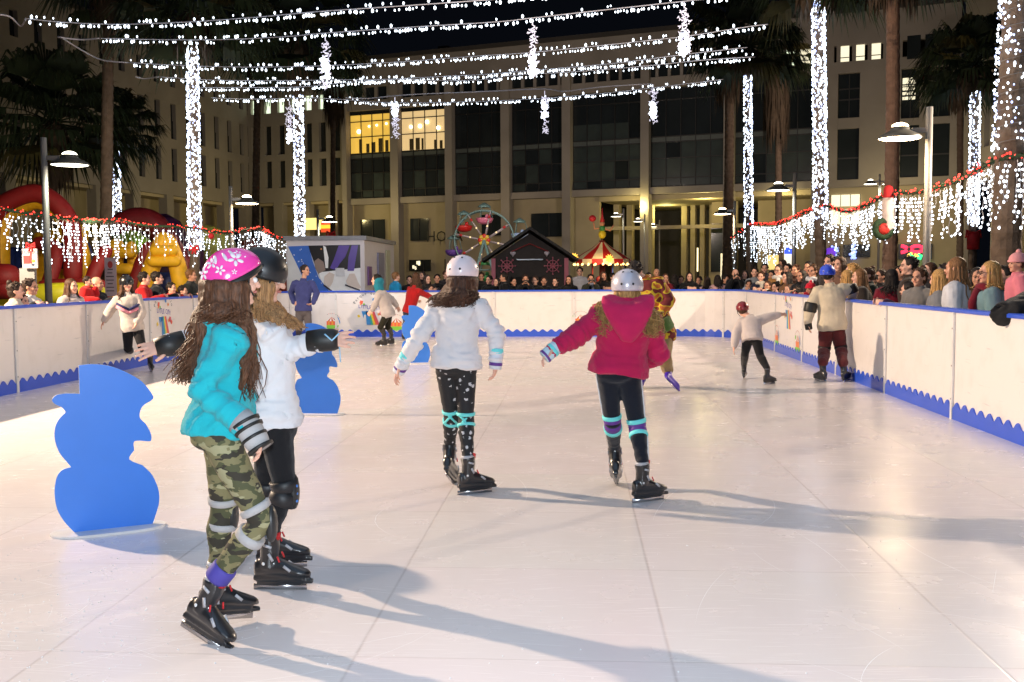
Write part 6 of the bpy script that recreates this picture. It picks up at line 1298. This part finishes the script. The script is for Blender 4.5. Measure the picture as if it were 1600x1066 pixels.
SP = [
 # left side
 ('woman with her hair in a bun and a cream jacket, leftmost by the inflatables-side barrier', 25, 455, 13.7, 70, (205, 195, 175), 'd', 'bun', 'down', {}),
 ('dark-haired child in black holding a phone, in front of the woman with the bun', 36, 471, 13.2, 110, (18, 18, 22), 'd', 'short', 'rail', dict(kid=True)),
 ('curly-haired youth in a white jacket looking down by the inflatables-side barrier', 48, 449, 13.9, 95, (215, 210, 205), 'd', 'short', 'down', {}),
 ('woman with long brown hair and a pale grey coat beside the left street lamp', 112, 448, 15.0, 115, (175, 165, 160), 'b', 'long', 'down', {}),
 ('small child in a red coat carried by the dark-coated man by the inflatables-side barrier', 137, 440, 15.5, 95, (190, 28, 30), 'd', 'short', 'face', dict(kid=True, s=.62)),
 ('balding man in a dark coat holding the child in red', 152, 444, 15.6, 100, (22, 22, 28), 'g', 'bald', 'rail', {}),
 ('young man in a red jacket with short dark hair behind the chevron-sweater skater', 226, 436, 17.0, 80, (165, 22, 26), 'k', 'short', 'rail', {}),
 ('smiling young man in a black hooded top next to the young man in red', 246, 435, 17.4, 75, (20, 24, 30), 'k', 'short', 'rail', {}),
 ('child in an orange-red jacket with one arm hanging over the inflatables-side barrier', 268, 451, 17.9, 110, (205, 50, 30), 'k', 'short', 'rail', dict(kid=True)),
 ('fair-haired man in a dark green parka near the far end of the inflatables-side barrier', 299, 431, 19.0, 95, (40, 44, 40), 'l', 'short', 'down', {}),
 ('dark-coated child crouching by the fair-haired man in the parka', 286, 455, 18.8, 100, (28, 30, 36), 'k', 'short', 'rail', dict(kid=True)),
 # far side
 ('man in a cyan and navy jacket standing beside the ticket cabin', 619, 433, 25.3, 60, (20, 120, 165), 'l', 'short', 'down', {}),
 ('dark-clothed woman with long hair half hidden behind the girl in red at the far barrier', 668, 437, 25.6, 150, (24, 22, 26), 'd', 'long', 'rail', {}),
 ('small child peeping over the far barrier next to the girl in red', 674, 452, 25.2, 170, (60, 50, 60), 'd', 'short', 'rail', dict(kid=True)),
 ('person in black with folded arms left of the white helmet', 683, 436, 26.2, 175, (16, 16, 20), 'k', 'short', 'down', {}),
 ('dark-haired person in a charcoal coat just left of the white helmet', 697, 430, 26.8, 160, (34, 32, 36), 'b', 'short', 'down', {}),
 ('person in black passing behind the long hair of the white-helmeted girl', 764, 438, 26.3, 210, (14, 15, 18), 'k', 'short', 'down', {}),
 ('young man in black in front of the left snowflake of the hut, turned sideways', 787, 434, 26.0, 260, (15, 16, 20), 'k', 'short', 'down', {}),
 ('person in black photographing with a phone in front of the hut counter', 821, 437, 25.6, 180, (18, 18, 22), 'd', 'short', 'phone', {}),
 ('dark-clothed person with an olive scarf right of the photographer at the hut', 836, 439, 26.0, 200, (30, 28, 24), 'd', 'short', 'down', {}),
 ('long-haired figure in black at the right corner of the hut', 889, 438, 26.0, 200, (18, 17, 18), 'k', 'long', 'down', {}),
 ('person in an olive jacket and grey scarf filming in front of the carousel', 923, 436, 25.6, 180, (44, 46, 38), 'k', 'short', 'phone', dict(scarf=(120, 125, 140))),
 ('tall dark figure carrying someone in white past the carousel', 906, 425, 28.5, 190, (170, 170, 178), 'k', 'short', 'down', {}),
 ('brown-haired woman in black left of the silver helmet', 943, 432, 26.0, 170, (26, 22, 20), 'b', 'long', 'rail', {}),
 ('boy in a dark top behind the yellow and maroon jacket', 1014, 433, 25.8, 160, (36, 40, 48), 'k', 'short', 'down', dict(kid=True, s=.9)),
 ('bald man in a maroon sweater at the far barrier', 1026, 427, 26.6, 170, (96, 26, 34), 'g', 'bald', 'down', {}),
 ('woman in a maroon cardigan and white top resting her chin on her hand', 1040, 435, 25.7, 180, (110, 20, 34), 'b', 'long', 'face', {}),
 ('dark figure turned away between the woman in maroon and the woman in black', 1055, 436, 26.9, 40, (18, 17, 18), 'k', 'long', 'down', {}),
 ('woman with a straight black fringe and black coat, hands folded on the far barrier', 1077, 433, 25.3, 180, (12, 12, 13), 'k', 'long', 'rail', {}),
 ('girl in a dusty pink jacket turned away, farther from the brownish palm trunk', 1105, 440, 26.0, 10, (190, 150, 158), 'd', 'long', 'down', {}),
 ('girl in a rosy pink jacket turned away, next to the brownish palm trunk', 1121, 437, 25.8, -5, (214, 168, 168), 'k', 'long', 'down', {}),
 ('balding man in a black jacket filming with his phone near the barrier corner', 1149, 428, 24.9, 185, (18, 20, 26), 'g', 'bald', 'phone', {}),
 ('ruddy-faced woman in dark clothes behind the corner of the barrier', 1164, 430, 25.2, 200, (36, 28, 30), 'k', 'long', 'down', {}),
 ('small child in a pale blue collar leaning over the corner of the barrier', 1170, 445, 24.3, 190, (150, 165, 190), 'k', 'short', 'rail', dict(kid=True)),
 ('girl with dark tied hair and a grey coat in the second row at the corner', 1179, 426, 24.6, 200, (120, 124, 130), 'k', 'bun', 'down', {}),
 ('young woman with a pale scarf and navy coat leaning on the corner of the barrier', 1189, 433, 23.2, 205, (24, 30, 52), 'b', 'bun', 'rail', dict(scarf=(205, 195, 180))),
 ('man with black hair far back at the corner of the barrier', 1195, 420, 26.5, 200, (60, 60, 70), 'k', 'short', 'down', {}),
 # right side
 ('child in a white hood peeping over the icicle-side barrier', 1199, 447, 21.2, 215, (200, 190, 175), 'b', 'short', 'rail', dict(kid=True)),
 ('woman with glasses and a tan coat with a white scarf in the right-hand crowd', 1216, 423, 22.0, 215, (150, 110, 60), 'd', 'short', 'down', dict(scarf=(205, 200, 195), extra='glasses')),
 ('dark-haired child in profile low behind the icicle-side barrier', 1212, 449, 20.0, 240, (50, 44, 40), 'k', 'bun', 'rail', dict(kid=True)),
 ('dark-haired person bowing the head behind the children on the right', 1229, 434, 20.6, 250, (120, 84, 50), 'k', 'long', 'down', {}),
 ('person in brown far back between the woman in glasses and the next woman', 1230, 421, 23.5, 220, (50, 30, 28), 'k', 'short', 'down', {}),
 ('child with a round face low behind the icicle-side barrier', 1231, 453, 18.9, 220, (90, 80, 80), 'b', 'short', 'rail', dict(kid=True)),
 ('woman with flushed cheeks and brown hair behind the dark-skinned woman', 1243, 423, 20.8, 225, (90, 60, 50), 'b', 'short', 'down', {}),
 ('woman in black with long dark hair in the middle of the right-hand crowd', 1252, 432, 19.2, 235, (16, 16, 20), 'k', 'long', 'rail', dict(skin=1)),
 ('smallest child at the icicle-side barrier, beside the red bobble hat', 1244, 457, 18.3, 230, (40, 40, 46), 'd', 'short', 'rail', dict(kid=True)),
 ('man with a high forehead at the back of the right-hand crowd', 1263, 419, 20.2, 225, (70, 60, 60), 'k', 'short', 'down', {}),
 ('woman in a black and white collar behind the red bobble hat', 1270, 424, 18.6, 230, (40, 36, 40), 'b', 'short', 'down', dict(scarf=(200, 200, 205))),
 ('child in a red bobble hat looking over the icicle-side barrier', 1266, 452, 17.6, 230, (170, 24, 40), 'd', 'short', 'rail', dict(kid=True, hatc=(205, 30, 55))),
 ('tall man behind the blue helmet', 1296, 410, 17.8, 235, (60, 54, 52), 'k', 'short', 'down', {}),
 ('brown-haired girl held up behind the blue helmet', 1312, 414, 17.0, 240, (110, 80, 66), 'b', 'curly', 'down', dict(length=.12)),
 ('blonde woman turned away just right of the blue helmet', 1322, 434, 15.6, 330, (176, 140, 96), 'y', 'long', 'down', dict(length=.3)),
 ('blond-haired person with dark collar behind the girl with brown and blond hair', 1331, 424, 15.9, 300, (40, 40, 40), 'y', 'short', 'down', {}),
 ('girl in profile with dark hair turning blond at the ends and a brown coat', 1342, 433, 14.4, 280, (52, 44, 40), 'l', 'long', 'down', dict(length=.42)),
 ('woman in a maroon coat with dark hair seen from behind', 1394, 434, 13.9, 30, (105, 14, 34), 'k', 'long', 'down', dict(length=.16)),
 ('man with short dark hair and a brown coat looking left', 1420, 416, 13.2, 278, (58, 46, 38), 'k', 'short', 'down', dict(body=300)),
 ('boy in a purple jacket with one hand over the icicle-side barrier', 1419, 454, 11.95, 300, (50, 22, 52), 'k', 'short', 'rail', dict(kid=True, body=268)),
 ('girl with tied-back hair looking at the camera beside the long-haired blonde', 1436, 434, 12.0, 235, (120, 116, 112), 'b', 'bun', 'down', {}),
 ('girl in a grey top with very long straight blond hair leaning on the icicle-side barrier', 1466, 437, 11.1, 330, (130, 130, 132), 'y', 'long', 'down', dict(length=.62, body=300)),
 ('teenager with light brown hair in a white and black sports jacket', 1492, 420, 11.0, 305, (205, 205, 210), 'l', 'long', 'down', dict(length=.3)),
 ('dark-haired person in black between the sports jacket and the curly-haired woman', 1527, 434, 11.9, 200, (18, 16, 18), 'k', 'curly', 'down', dict(length=.1)),
 ('woman with short curly blond hair, glasses and a burgundy scarf over a teal waistcoat', 1545, 427, 9.9, 275, (110, 140, 145), 'y', 'curly', 'down', dict(length=.07, scarf=(110, 18, 34), extra='glasses', body=290)),
 ('toddler in a pink bobble hat and pink coat beside the curly-haired woman', 1589, 412, 9.6, 268, (215, 120, 132), 'b', 'short', 'down', dict(kid=True, s=.74, hatc=(222, 150, 150), body=285)),
 ('dark-haired man in a navy coat in the row behind the maroon coat', 1407, 428, 15.5, 262, (28, 32, 44), 'k', 'short', 'down', {}),
 ('woman in a charcoal coat looking over the heads by the big warm street lamp', 1452, 424, 14.2, 250, (40, 38, 42), 'b', 'long', 'down', {}),
 ('man in a black anorak behind the light-haired teenager', 1474, 427, 13.2, 268, (22, 22, 26), 'd', 'short', 'down', {}),
 ('dark-coated figure behind the curly-haired woman and the toddler', 1570, 432, 11.6, 255, (26, 24, 28), 'k', 'short', 'down', {}),
 ('brown-haired girl in a dark green coat behind the girl with blond ends', 1356, 430, 16.0, 270, (30, 40, 34), 'b', 'bun', 'down', {}),
 # dark back rows
]
for i, (px, py, D, hc, hs, coat, where) in enumerate(((640, 438, 27.5, 'k', 'short', (20, 20, 24), 'right behind the girl in red'), (660, 431, 28, 'd', 'long', (40, 30, 34), 'above the dark-clothed long-haired woman'), (709, 436, 27, 'k', 'short', (26, 26, 34), 'partly covered by the white helmet'), (752, 433, 28, 'd', 'bun', (30, 28, 28), 'between the white helmet and the hut'), (776, 441, 26.4, 'k', 'long', (22, 20, 26), 'low in front of the pink hut post'), (802, 441, 26.2, 'k', 'bun', (12, 12, 16), 'between the sideways man and the photographer'), (850, 440, 26.6, 'd', 'short', (30, 26, 24), 'under the second snowflake of the hut'), (868, 441, 26.2, 'k', 'short', (16, 16, 18), 'by the last pink post of the hut'), (958, 434, 27.2, 'k', 'short', (30, 30, 36), 'hidden behind the silver helmet'), (1064, 438, 27.4, 'd', 'short', (26, 20, 20), 'close behind the woman with the black fringe'), (1092, 439, 27.2, 'k', 'short', (20, 20, 22), 'beside the girls in pale pink jackets'), (1134, 437, 26.8, 'k', 'short', (28, 24, 26), 'by the brownish palm trunk'), (1206, 431, 24, 'k', 'short', (40, 34, 34), 'behind the child in the white hood'), (1222, 414, 26, 'd', 'long', (30, 30, 36), 'farthest head above the woman in the tan coat'), (1284, 434, 18.6, 'd', 'long', (44, 36, 34), 'squeezed in left of the blue helmet'), (1362, 438, 16.5, 'k', 'short', (26, 24, 26), 'in the gap beside the maroon coat'), (1376, 432, 17.5, 'd', 'short', (34, 30, 30), 'far back by the orange-barked palm'), (1508, 436, 13.5, 'k', 'short', (20, 20, 26), 'far back behind the sports jacket'))):
    SP.append(('dimly lit spectator in dark clothes '+where, px, py, D, 180+35*math.sin(i*2.1)+(40 if px > 1180 else 0), coat, hc, hs, 'down', {}))
for a in SP:
    lb, px, py, D, look, coat, hc, hs, ar, kw = a
    spec(lb, px, py, D, look, coat, hc, hs, ar, grp='spectators behind the barriers', **kw)
# long dark hair shadows: grown-up holding the toddler, only her black sleeve reaches into the picture
D = 8.9; J = JJ(D)
fig('person in black whose sleeve rests on the barrier beside the pink toddler', D, 1.0, J(1660, 560, .3), J(1655, 450, .3), 262, J(1648, 415, .3), 262,
    [(J(1640, 510, .1), J(1640, 520, -.1), J(1640, 535, -.1)), (J(1566, 492, -.02), J(1612, 478, -.08), J(1640, 476, -.1))], [J(1660, 630, .3), J(1650, 630, .3)], cloth((.012, .012, .013), 'black_coat'), BLK, vox=.011, hairs=dict(style='long', color=BROWN, length=.3), puff=.06, feet=[(V((4.6, 7.6, 0)), 262), (V((4.6, 7.8, 0)), 262)], skates=False, folds=.03)
# ------------------------------------------------------------------ render settings
S.view_settings.view_transform = 'Standard'; S.view_settings.look = 'None'; S.view_settings.gamma = 1; S.view_settings.exposure = .08
S.cycles.use_denoising = True; S.cycles.sample_clamp_indirect = 4; S.cycles.max_bounces = 6; S.cycles.caustics_reflective = False; S.cycles.caustics_refractive = False
